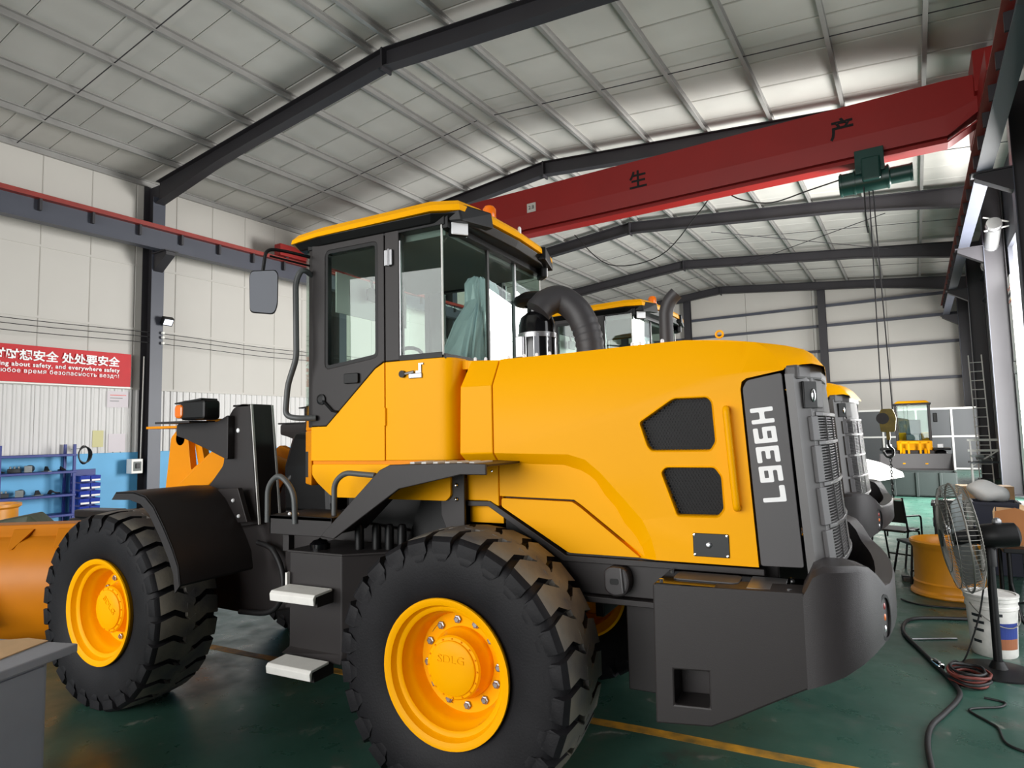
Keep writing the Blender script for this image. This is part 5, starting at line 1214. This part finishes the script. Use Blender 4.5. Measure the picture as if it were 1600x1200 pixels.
# local: +x runs along the bench (towards the viewer's left), +y to the far side away from the tail
A('bench_top', 'bench_grey', wb, lambda b: box(b, 0, 1.7, -.62, 0, .705, .75), .006)
A('bench_body', 'bench_grey', wb, lambda b: box(b, .12, 1.62, -.55, -.06, .06, .705), .008)
for x in (.14, .64, 1.14): A('bench_door', 'bench_grey', wb, lambda b: box(b, x, x+.48, -.062, -.05, .1, .68), .004)
for x in (.14, 1.52):
    for y in (-.53, -.12): A('bench_foot', 'black', wb, lambda b: box(b, x, x+.06, y, y+.05, 0, .06))
cbp = A('cardboard_sheet', 'cardboard', None, lambda b: (prism(b, [(0, 0), (.36, .03), (.40, -.20), (.31, -.27), (.05, -.30), (-.02, -.15)], 0, .006, 'z')), .001)
cbp.location = (-2.06, -1.86, .751); cbp.rotation_euler = (0, 0, R(-75)); tag(cbp, 'torn piece of cardboard lying on the grey bench', 'cardboard')

# ------------------------------------------------------------------ right-hand side
# yellow spare rim
rm = T('rim_ring', 'yellow loader wheel rim standing on the floor behind the fan', 'wheel rim', (2.80, 4.45, 0))
A('rim_barrel', 'rim_orange', rm, lambda b: lathe(b, [(.36, 0), (.375, .015), (.37, .04), (.345, .06), (.335, .12), (.342, .135), (.33, .15), (.325, .48), (.335, .50), (.355, .535), (.36, .56), (.345, .575), (.325, .56), (.30, .50), (.295, .15), (.31, .06), (.33, 0)], (0, 0, 0), 'z', 48, True), 0, 35)
A('rim_disc', 'rim_orange', rm, lambda b: lathe(b, [(.12, .2), (.30, .18), (.30, .2), (.12, .22)], (0, 0, 0), 'z', 40, True), 0, 35)
# paint pail
pl_ = T('paint_pail', 'white paint pail with blue and brown label, grimy, beside the fan stand', 'pail', (2.81, 2.46, 0))
A('pail_body', 'pail_white', pl_, lambda b: lathe(b, [(0, 0), (.145, 0), (.15, .01), (.168, .36), (.176, .365), (.176, .385), (.17, .39), (.17, .42), (.18, .425), (.18, .45)], (0, 0, 0), 'z', 36), 0, 30)
A('pail_lid', 'pail_white', pl_, lambda b: lathe(b, [(.18, .45), (.184, .455), (.184, .468), (.165, .472), (.16, .462), (0, .462)], (0, 0, 0), 'z', 36), 0, 30)
def lab_(a0, a1, z0, z1):
    def f(b):
        st = [a0+(a1-a0)*i/8 for i in range(9)]
        rr = lambda z: .1515+.018*z/.36
        loft(b, [[(rr(z0)*math.cos(a), rr(z0)*math.sin(a), z0), (rr(z1)*math.cos(a), rr(z1)*math.sin(a), z1)] for a in st], closed=False)
    return f
A('label_blue', 'label_blue', pl_, lab_(R(-95), R(-30), .15, .27)); A('label_brown', 'label_brown', pl_, lab_(R(-95), R(-30), .07, .15))
for k, (a0, a1, z0) in enumerate(((-150, -122, .30), (-148, -118, .25), (-146, -120, .19), (-92, -76, .32), (-152, -128, .10))):
    A('print_mark', 'part_dark', pl_, lab_(R(a0), R(a1), z0, z0+.022))
A('bail_handle', 'wire_grey', pl_, lambda b: tube(b, [(.178*math.cos(R(-150+i*12)), .178*math.sin(R(-150+i*12)), .40-.16*math.sin(math.pi*i/15)) for i in range(16)], .004, 6), 0, 50)
# pedestal fan
fn_ = T('pedestal_fan', 'black pedestal fan with wire cage in front of the yellow rim', 'fan', (2.75, 2.0, 0), R(0))
A('base_plate', 'black', fn_, lambda b: lathe(b, [(0, 0), (.24, 0), (.24, .012), (.06, .03), (.035, .08), (0, .08)], (0, 0, 0), 'z', 28), 0, 40)
A('pole', 'black', fn_, lambda b: tube(b, [(0, 0, .05), (0, 0, .86)], [.028, .028], 14), 0, 50)
A('pole_collar', 'black', fn_, lambda b: lathe(b, [(.028, .76), (.042, .76), (.042, .88), (.028, .9)], (0, 0, 0), 'z', 16), 0, 40)
FD = Vector((-.985, -.02, -.10)).normalized(); FU = Vector((0, 0, 1)); FS = FD.cross(FU).normalized(); FU = FS.cross(FD)
MC = Vector((.02, 0, .98))
def fanpt(d, r, a): return MC+FD*d+(FS*math.cos(a)+FU*math.sin(a))*r
A('motor', 'black', fn_, lambda b: tube(b, [MC-FD*.17, MC-FD*.15, MC-FD*.04, MC+FD*.06, MC+FD*.1], [.05, .085, .092, .085, .05], 20), 0, 40)
A('tilt_bracket', 'black', fn_, lambda b: (bar(b, (0, 0, .86), MC-Vector((0, 0, .05)), .06, .05)))
A('control_knob', 'steel', fn_, lambda b: ball(b, MC-FD*.05+FU*.1, .03))
cg = A('cage_ring', 'wire_grey', fn_, lambda b: tube(b, [fanpt(.20, .40, i*math.pi/24) for i in range(48)], .007, 6, True), 0, 60)
for d, r in ((.12, .37), (.27, .37), (.30, .25), (.31, .12), (.10, .25)):
    A('cage_hoop', 'wire_grey', fn_, lambda b: tube(b, [fanpt(d, r, i*math.pi/20) for i in range(40)], .003, 5, True), 0, 60)
def wires(b):
    for i in range(72):
        a = i*2*math.pi/72
        tube(b, [fanpt(.315, .06, a), fanpt(.31, .15, a), fanpt(.29, .30, a), fanpt(.255, .385, a), fanpt(.20, .402, a)], .0022, 4, cap=False)
        tube(b, [fanpt(.09, .10, a), fanpt(.10, .28, a), fanpt(.135, .38, a), fanpt(.20, .402, a)], .0022, 4, cap=False)
A('cage_wires', 'wire_grey', fn_, wires)['kind'] = 'stuff'
A('cage_boss', 'black', fn_, lambda b: tube(b, [MC+FD*.305, MC+FD*.32], .065, 20), 0, 40)
for k in range(3):
    def blade(b):
        pts = []
        for r, ch in ((.06, .05), (.16, .12), (.28, .17), (.355, .13)):
            row = []
            for u in (-1, -.33, .33, 1):
                a = k*2*math.pi/3+u*ch/r*.5; row.append(fanpt(.20+.05*u, r, a))
            pts.append(row)
        V = [[b.verts.new(p) for p in rw] for rw in pts]; W = [[b.verts.new(p-FD*.004) for p in rw] for rw in pts]
        for i in range(3):
            for j in range(3): face(b, (V[i][j], V[i+1][j], V[i+1][j+1], V[i][j+1])); face(b, (W[i][j], W[i][j+1], W[i+1][j+1], W[i+1][j]))
        for i in range(3):
            face(b, (V[i][0], W[i][0], W[i+1][0], V[i+1][0])); face(b, (V[i][3], V[i+1][3], W[i+1][3], W[i][3]))
        for j in range(3):
            face(b, (V[0][j], V[0][j+1], W[0][j+1], W[0][j])); face(b, (V[3][j], W[3][j], W[3][j+1], V[3][j+1]))
    A('fan_blade', 'part_grey', fn_, blade, 0, 60)
A('blade_hub', 'black', fn_, lambda b: tube(b, [MC+FD*.1, MC+FD*.24], .06, 18), 0, 40)
# hoses and cords on the floor
def cord(name, pts, r, m, label, cat):
    b = nb(); tube(b, spline(pts, 6), r, 8); return tag(obj(name, b, m, None, 0, 60), label, cat)
cord('rubber_hose', [(x, y, .016) for x, y in ((2.13, .10), (2.145, .481), (2.192, .756), (2.285, .985), (2.386, 1.234), (2.43, 1.42), (2.408, 1.651), (2.362, 1.898), (2.298, 2.247), (2.223, 2.649), (2.234, 2.948), (2.321, 3.196), (2.54, 3.32), (2.9, 3.42), (3.25, 3.62), (3.6, 4.1), (4.2, 4.6))], .016, 'black_rubber', 'thick black rubber hose winding over the green floor', 'hose')
cord('thin_cord', [(x, y, .007) for x, y in ((2.9, .45), (2.68, .60), (2.549, .703), (2.545, .913), (2.512, .99), (2.438, 1.132), (2.50, 1.20), (2.62, 1.27), (2.66, 1.36), (2.56, 1.40))], .007, 'cable_black', 'thin black cord coming off the cable coil', 'cord')
cord('fan_cord', [(2.43, 1.90, .008), (2.45, 2.02, .008), (2.50, 2.12, .008), (2.56, 2.10, .03), (2.66, 2.06, .35), (2.71, 2.03, .62), (2.75, 1.965, .80)], .006, 'cable_black', 'thin black cord running up to the fan', 'cord')
cord('supply_cord', [(2.30, 4.0, .008), (2.388, 3.86, .008), (2.543, 3.80, .008), (2.918, 3.86, .008), (3.3, 4.2, .008), (4.0, 4.9, .008)], .008, 'cable_black', 'black supply cord curving past the yellow rim', 'cord')
cc = T('cable_coil', 'dark red coil of cable lying on the floor by the fan base', 'cable coil', (2.52, 1.66, 0))
for j in range(7):
    A('cable_turn', 'copper_red' if j % 2 else 'cable_black', cc, lambda b: tube(b, [((.10+.012*(j % 3))*math.cos(i*math.pi/10)+.008*math.sin(j*3+i*.7), (.12+.012*(j % 3))*math.sin(i*math.pi/10), .012+.014*j+.004*math.sin(i+j)) for i in range(20)], .010, 6, True), 0, 60)
pg_ = T('hose_coupling', 'bright metal coupling on the black hose by the cable coil', 'coupling', (2.37, 1.90, .03), R(20))
A('sleeve', 'chrome', pg_, lambda b: lathe(b, [(.018, -.05), (.024, -.045), (.024, .0), (.018, .005), (.018, .05)], (0, 0, 0), 'y', 14), 0, 40)
A('lever', 'steel', pg_, lambda b: box(b, -.01, .01, -.02, .06, .022, .03), .003)
A('nozzle', 'chrome', pg_, lambda b: lathe(b, [(.012, .05), (.012, .09), (.008, .095)], (0, 0, 0), 'y', 10), 0, 40)
tag(A('steel_rod', 'steel', None, lambda b: tube(b, [(2.263, 2.574, .008), (2.60, 2.73, .008)], .008, 8), 0, 50), 'thin steel rod lying on the floor inside the hose loop', 'rod')
# chairs
def chair(loc, rz, label):
    t = T('folding_chair', label, 'chair', loc, rz, 'black frame chairs')
    for x in (-.22, .22):
        A('rear_leg', 'black', t, lambda b: tube(b, [(x, .25, 0), (x, .12, .45), (x, .22, .88)], .013, 8), 0, 50)
        A('front_leg', 'black', t, lambda b: tube(b, [(x, -.25, 0), (x, -.16, .42), (x, .1, .46)], .013, 8), 0, 50)
        A('arm', 'black', t, lambda b: tube(b, rnd([(x, -.24, .3), (x, -.24, .62), (x, .16, .64)], .06), .012, 8), 0, 50)
    A('seat', 'black_rubber', t, lambda b: box(b, -.22, .22, -.2, .2, .43, .46), .012)
    A('backrest', 'black_rubber', t, lambda b: loft(b, [[(-.22, .13, .55), (.22, .13, .55), (.22, .145, .55), (-.22, .145, .55)], [(-.22, .2, .84), (.22, .2, .84), (.22, .215, .84), (-.22, .215, .84)]]), .006)
    A('top_rail', 'white_paint', t, lambda b: tube(b, [(-.22, .215, .86), (.22, .215, .86)], .016, 8), 0, 50)
    A('foot_bar', 'black', t, lambda b: tube(b, [(-.22, -.23, .08), (.22, -.23, .08)], .011, 8), 0, 50)
    return t
chair((2.42, 6.05, 0), R(150), 'black frame chair with pale top rail beside the second loader')
st2 = T('metal_stool', 'low black steel stool frame between the chair and the yellow rim', 'stool', (2.62, 5.1, 0), R(20))
for x in (-.18, .18):
    for y in (-.16, .16): A('leg', 'black', st2, lambda b: tube(b, [(x*1.35, y*1.35, 0), (x, y, .42)], .013, 8), 0, 50)
A('seat_plate', 'black', st2, lambda b: box(b, -.2, .2, -.18, .18, .42, .45), .008)
A('stretcher', 'black', st2, lambda b: (tube(b, [(-.22, -.19, .14), (.22, -.19, .14)], .01, 6)), 0, 50)
tr_ = T('sweepings_heap', 'small dark heap of swept scrap on the floor behind the loader tail', 'scrap heap', (2.28, 5.0, 0))
for i in range(14):
    A('scrap_piece', 'part_dark' if i % 3 else 'cloth_grey', tr_, lambda b: obox(b, (rng.uniform(-.28, .28), rng.uniform(-.12, .12), .02+rng.uniform(0, .02)), rng.uniform(.05, .14), rng.uniform(.03, .08), rng.uniform(.03, .05), rng.uniform(0, 3)), .005)
# dark bins and crates
def crate(name, label, cat, loc, rz, sx, sy, sz, m, m2):
    t = T(name, label, cat, loc, rz)
    A('crate_wall', m, t, lambda b: loft(b, [[(-sx/2*.94, -sy/2*.94, 0), (sx/2*.94, -sy/2*.94, 0), (sx/2*.94, sy/2*.94, 0), (-sx/2*.94, sy/2*.94, 0)], [(-sx/2, -sy/2, sz), (sx/2, -sy/2, sz), (sx/2, sy/2, sz), (-sx/2, sy/2, sz)], [(-sx/2+.02, -sy/2+.02, sz), (sx/2-.02, -sy/2+.02, sz), (sx/2-.02, sy/2-.02, sz), (-sx/2+.02, sy/2-.02, sz)], [(-sx/2*.9, -sy/2*.9, .03), (sx/2*.9, -sy/2*.9, .03), (sx/2*.9, sy/2*.9, .03), (-sx/2*.9, sy/2*.9, .03)]]), .006)
    A('crate_rim', m2, t, lambda b: plate(b, [(-sx/2-.015, -sy/2-.015), (sx/2+.015, -sy/2-.015), (sx/2+.015, sy/2+.015), (-sx/2-.015, sy/2+.015)], [[(-sx/2+.012, -sy/2+.012), (sx/2-.012, -sy/2+.012), (sx/2-.012, sy/2-.012), (-sx/2+.012, sy/2-.012)]], sz-.03, sz+.005, 'z'))
    return t
mat('crate_navy', (38, 40, 58), .5); mat('crate_black', (24, 25, 28), .5)
crate('waste_bin', 'tall black waste bin behind the yellow rim', 'bin', (2.98, 5.55, 0), R(-8), .34, .40, .86, 'crate_black', 'crate_black')
crate('navy_crate', 'navy plastic crate right of the black waste bin', 'crate', (3.47, 5.82, 0), R(-6), .46, .4, .86, 'crate_navy', 'crate_navy')
tl_ = T('tool_case', 'small grey tool case standing left of the black waste bin', 'case', (3.08, 6.2, 0), R(-6))
A('case_shell', 'part_grey', tl_, lambda b: box(b, -.2, .2, -.25, .25, 0, .5), .02); A('case_lid', 'crate_navy', tl_, lambda b: box(b, -.21, .21, -.26, .26, .5, .56), .01); A('case_handle', 'black', tl_, lambda b: tube(b, rnd([(-.1, 0, .56), (-.1, 0, .62), (.1, 0, .62), (.1, 0, .56)], .03), .01, 6))
bg_ = A('white_sack', 'bag_white', None, lambda b: ball(b, (0, 0, 0), .2, (1.15, .8, .6), 26, 16), 0, 60)
for v in bg_.data.vertices:
    n_ = math.sin(v.co.x*19)*math.cos(v.co.z*23+v.co.y*9)*.02; v.co += v.co.normalized()*n_
bg_.location = (3.42, 5.75, .98); bg_.rotation_euler = (.1, .25, .3); tag(bg_, 'crumpled white sack lying on the navy crate', 'sack')
# cartons on a bench by the gate
sb = T('steel_bench', 'black steel bench at the right picture edge carrying the open carton', 'bench', (3.38, 3.55, 0), R(-4))
A('bench_top', 'black', sb, lambda b: box(b, -.3, .8, -.35, .35, .66, .70), .006)
A('bench_drawer', 'crate_black', sb, lambda b: box(b, -.05, .6, -.33, .3, .44, .66), .01)
for x in (-.26, .72):
    for y in (-.3, .3): A('bench_leg', 'black', sb, lambda b: tube(b, [(x, y, 0), (x, y, .66)], .018, 8), 0, 50)
A('bench_skid', 'black', sb, lambda b: tube(b, rnd([(-.26, -.3, .4), (-.2, -.36, .03), (.1, -.38, .02), (.7, -.38, .02)], .1), .016, 8), 0, 50)
oc = T('open_carton', 'open brown carton tilted on the black bench at the right edge', 'carton', (3.22, 3.6, .70), R(-12))
A('carton_side', 'cardboard_dark', oc, lambda b: prism(b, [(-.14, .02), (.06, .0), (.12, .30), (.02, .34), (-.13, .30)], -.2, -.194))
A('carton_back', 'cardboard', oc, lambda b: prism(b, [(-.14, .02), (.3, .0), (.3, .28), (-.13, .30)], .2, .206))
A('carton_end', 'cardboard', oc, lambda b: box(b, -.145, -.139, -.2, .2, .02, .30)); A('carton_bottom', 'cardboard', oc, lambda b: box(b, -.14, .3, -.2, .2, 0, .008))
A('carton_flap', 'cardboard', oc, lambda b: loft(b, [[(.05, -.2, .33), (.3, -.2, .22), (.3, .2, .22), (.05, .2, .33)], [(.052, -.2, .337), (.302, -.2, .227), (.302, .2, .227), (.052, .2, .337)]]))
A('paper_wad', 'bag_white', oc, lambda b: ball(b, (.12, 0, .14), .14, (1, 1.1, .8), 18, 12), 0, 60)
for i, (x, y, s_) in enumerate(((3.72, 3.34, .18), (3.74, 3.7, .26), (3.50, 3.3, .14))):
    o = A('packing_paper', 'bag_white', None, lambda b: ball(b, (0, 0, 0), s_*.6, (1.2, .9, .6), 16, 10), 0, 60)
    for v in o.data.vertices: v.co *= 1+.14*math.sin(v.co.x*60+i)*math.cos(v.co.y*50)
    o.location = (x, y, .70+s_*.6*.6*.9); tag(o, 'crumpled white packing paper on the black bench, ' + ['middle heap', 'largest heap', 'smallest heap'][i], 'packing paper', 'packing paper heaps')
# low table with carton and papers further back
lt = T('low_table', 'low white table further back with a flat carton on it', 'table', H(1.05, 12.6, 0), YB)
A('table_top', 'white_paint', lt, lambda b: box(b, -.75, .75, -.5, .5, .52, .56), .006)
for x in (-.7, .65):
    for y in (-.45, .4): A('table_leg', 'steel', lt, lambda b: box(b, x, x+.05, y, y+.05, 0, .52))
A('table_shelf', 'cloth_grey', lt, lambda b: box(b, -.68, .68, -.42, .42, .18, .2))
fc = T('flat_carton', 'pale flat carton standing on the low white table', 'carton', H(.85, 12.75, .56), YB+R(4))
A('carton_body', 'cardboard', fc, lambda b: box(b, -.36, .36, -.18, .18, 0, .26), .004); A('carton_tape', 'cardboard_dark', fc, lambda b: box(b, -.025, .025, -.181, .181, .02, .262)); A('carton_print', 'part_dark', fc, lambda b: box(b, -.12, -.09, -.1815, -.18, .1, .18))
for i in range(5):
    t = A('parcel', 'paper' if i % 2 else 'cloth_grey', None, lambda b: box(b, -.2, .2, -.15, .15, 0, .16+.05*(i % 3)), .02)
    t.location = H(.30+.36*i, 10.6+.55*(i % 2), 0); t.rotation_euler = (0, 0, rng.uniform(-.2, .2)); tag(t, 'wrapped parcel on the floor before the low table, ' + ['leftmost', 'second from left', 'middle', 'second from right', 'rightmost'][i], 'parcel', 'wrapped parcels')

# ------------------------------------------------------------------ far right: skip, small loader, partition, ladder, duct
sk_ = T('scrap_skip', 'low dark green steel skip in front of the small loader', 'skip', H(-.3, 19.6, 0), YB)
for y, nm in ((-.45, 'front_wall'), (.45, 'back_wall')): A(nm, 'skip_green', sk_, lambda b: box(b, -1.05, 1.05, y-.02, y+.02, .05, .62), .004)
for x in (-1.05, 1.05): A('end_wall', 'skip_green', sk_, lambda b: box(b, x-.02, x+.02, -.45, .45, .05, .62), .004)
A('skip_floor', 'skip_green', sk_, lambda b: box(b, -1.05, 1.05, -.45, .45, .03, .07))
for x in (-.8, -.3, .2, .7): A('skip_rib', 'skip_green', sk_, lambda b: box(b, x, x+.06, -.51, -.46, .02, .62), .004)
ws = A('white_board', 'white_paint', None, lambda b: loft(b, [[(x, y+.006*s, z) for x, y, z in ((-.75, 0, .52), (-.55, .02, .98), (-.12, .06, .86), (.35, .10, .62), (.38, .10, .50), (-.3, .02, .36))] for s in (-1, 1)]))
ws.location = H(-.72, 18.86, .02); ws.rotation_euler = (R(-4), 0, YB); tag(ws, 'white sheet of board leaning on the green skip', 'board')
L3 = T('compact_loader', 'small yellow loader facing the viewer near the far wall', 'compact loader', H(-.10, 25.0, 0), YB)
A('chassis', 'charcoal', L3, lambda b: box(b, -.55, .55, -.5, 2.2, .5, 1.0), .03)
A('engine_cover', 'yellow', L3, lambda b: box(b, -.5, .5, 1.0, 2.2, 1.0, 1.55), .05)
A('cab_base', 'yellow', L3, lambda b: box(b, -.5, .5, -.25, 1.0, .98, 1.3), .03)
for x in (-.47, .47):
    for y in (-.22, .95): A('cab_post', 'charcoal', L3, lambda b: box(b, x-.035, x+.035, y-.035, y+.035, 1.3, 2.5), .01)
A('front_pane', 'cab_glass', L3, lambda b: box(b, -.44, .44, -.235, -.23, 1.32, 2.48)); A('rear_pane', 'cab_glass', L3, lambda b: box(b, -.44, .44, .955, .96, 1.32, 2.48))
for x in (-.47, .47): A('side_pane', 'cab_glass', L3, lambda b: box(b, x-.003, x+.003, -.19, .92, 1.32, 2.48))
A('roof_frame', 'charcoal', L3, lambda b: box(b, -.54, .54, -.32, 1.05, 2.48, 2.54), .02); A('roof_cap', 'yellow', L3, lambda b: loft(b, [[(-.5, -.3, 2.54), (.5, -.3, 2.54), (.5, 1.0, 2.54), (-.5, 1.0, 2.54)], [(-.4, -.2, 2.62), (.4, -.2, 2.62), (.4, .9, 2.62), (-.4, .9, 2.62)]]), .02)
A('driver_seat', 'seat_fabric', L3, lambda b: (box(b, -.22, .22, .35, .8, 1.3, 1.5), box(b, -.22, .22, .7, .82, 1.5, 2.0)), .04)
A('side_mirror', 'black', L3, lambda b: box(b, .56, .68, -.3, -.26, 1.9, 2.2), .02)
for x in (-.38, -.16, .16, .38): A('front_guard_post', 'yellow', L3, lambda b: box(b, x-.03, x+.03, -.62, -.56, .75, 1.28), .006)
for z in (.78, 1.25): A('front_guard_bar', 'yellow', L3, lambda b: box(b, -.41, .41, -.62, -.56, z-.03, z+.03), .006)
for s in (-1, 1):
    A('fender', 'black', L3, lambda b: box(b, min(s*.5, s*.98), max(s*.5, s*.98), -.5, .35, 1.0, 1.07), .02)
    A('marker_lamp', 'lamp_white', L3, lambda b: box(b, min(s*.62, s*.78), max(s*.62, s*.78), -.56, -.5, 1.08, 1.2), .02)
    A('lift_arm', 'yellow', L3, lambda b: bar(b, (s*.3, -.4, 1.0), (s*.3, -1.3, .55), .08, .16), .01)
    for y in (-.1, 1.55):
        w_ = A('wheel', 'tyre', L3, lambda b: lathe(b, [(.25, -.16), (.42, -.17), (.48, -.13), (.5, 0), (.48, .13), (.42, .17), (.25, .16)], (s*.72, y, .5), 'x', 30), 0, 40)
        A('wheel_disc', 'yellow', w_, lambda b: lathe(b, [(0, s*.10), (.1, s*.12), (.2, s*.08), (.25, s*.15), (.27, s*.15), (.27, s*.05)], (s*.72, y, .5), 'x', 24), 0, 40)
A('loader_bucket', 'panel_grey', L3, lambda b: loft(b, [[(x, y, z) for y, z in ((-1.25, .92), (-1.28, .45), (-1.5, .30), (-2.1, .28), (-2.1, .31), (-1.5, .34), (-1.33, .47), (-1.30, .92))] for x in (-.95, .95)]), .006)
for s in (-1, 1): A('bucket_cheek', 'panel_grey', L3, lambda b: prism(b, [(-1.25, .92), (-1.28, .45), (-1.5, .3), (-2.1, .28), (-2.0, .5)], s*.95, s*.97, 'x'))
# partition of grey panels in a pale frame
pt = T('partition_screen', 'grey panelled partition with pale frame before the far wall', 'partition', H(-2.4, 31.0, 0), YB)
for i in range(4):
    x = i*1.2
    for z0, z1 in ((.1, 1.3), (1.38, 2.42)): A('infill_panel', 'wainscot_grey', pt, lambda b: box(b, x+.04, x+1.16, -.01, .01, z0, z1))
for i in range(5): A('frame_post', 'white_edge', pt, lambda b: box(b, i*1.2-.035, i*1.2+.035, -.035, .035, 0, 2.5))
for z in (.06, 1.34, 2.46): A('frame_rail', 'white_edge', pt, lambda b: box(b, -.035, 4.835, -.03, .03, z-.035, z+.035))
lad = T('steel_ladder', 'pale steel ladder standing by the right-hand columns', 'ladder', H(1.55, 24.6, 0), YB)
for x in (0, .34): A('stile', 'white_edge', lad, lambda b: bar(b, (x, -.25, 0), (x-.02, .35, 4.0), .05, .03), .004)
for i in range(13):
    z = .28+i*.29; A('rung', 'white_edge', lad, lambda b: tube(b, [(0, -.25+.15*z, z), (.34, -.25+.15*z, z)], .014, 6))
trs = T('steel_trestle', 'pale steel trestle with scrap beside the ladder', 'trestle', H(1.62, 22.6, 0), YB)
for x in (-.35, .35):
    A('trestle_leg', 'white_edge', trs, lambda b: bar(b, (x, -.25, 0), (x, 0, 1.35), .05, .04)); A('trestle_leg', 'white_edge', trs, lambda b: bar(b, (x, .25, 0), (x, 0, 1.35), .05, .04))
for z in (1.35, 1.05): A('trestle_beam', 'white_edge', trs, lambda b: box(b, -.42, .42, -.03, .03, z-.03, z+.03))
A('trestle_brace', 'white_edge', trs, lambda b: bar(b, (-.35, -.14, .6), (.35, -.05, 1.1), .03, .03))
for i in range(5): A('scrap_piece', 'part_grey', trs, lambda b: obox(b, (rng.uniform(-.3, .3), rng.uniform(-.1, .1), .78+.03*i), .3, .12, .05, rng.uniform(0, 3)), .006)
A('scrap_tray', 'part_dark', trs, lambda b: box(b, -.42, .42, -.2, .2, .70, .74))
du = T('wall_duct', 'silver ventilation duct clamped to the right wall above the gate', 'duct', H(1.9, 19.2, 6.7))
A('duct_tube', 'duct_silver', du, lambda b: tube(b, [Vector((0, 0, 0)), BX*2.1+Vector((0, 0, -.65))], .16, 18), 0, 50)
for k in (.1, 1.0, 1.95): A('duct_clamp', 'steel', du, lambda b: tube(b, [BX*k+Vector((0, 0, -.31*k)), BX*(k+.05)+Vector((0, 0, -.31*k-.015))], .175, 18), 0, 50)
A('duct_bracket', 'white_edge', du, lambda b: (bar(b, BX*.1+AX*.3, BX*.1+AX*-.2+Vector((0, 0, .2)), .03, .03), bar(b, BX*.1+AX*.3+Vector((0, 0, -.1)), BX*.1+AX*-.2+Vector((0, 0, -.15)), .03, .03)))
# folded door leaf with warning stripes at the far gate
dl = T('gate_leaf', 'pale sliding gate leaf with striped top at the bright side gate', 'gate', H(AR-.06, 19.55, 0), YB)
A('leaf_sheet', 'white_paint', dl, lambda b: box(b, -.02, .02, -.25, .25, .05, 5.4), .004)
for i in range(3): A('warning_stripe', 'black' if i % 2 else 'amber', dl, lambda b: box(b, -.024, .024, -.25, .25, 4.75+i*.15, 4.83+i*.15))
A('leaf_handle', 'black', dl, lambda b: tube(b, rnd([(-.02, -.1, 3.3), (-.07, -.1, 3.3), (-.07, -.1, 3.0), (-.02, -.1, 3.0)], .03), .012, 6))
SC.cycles.use_denoising = True
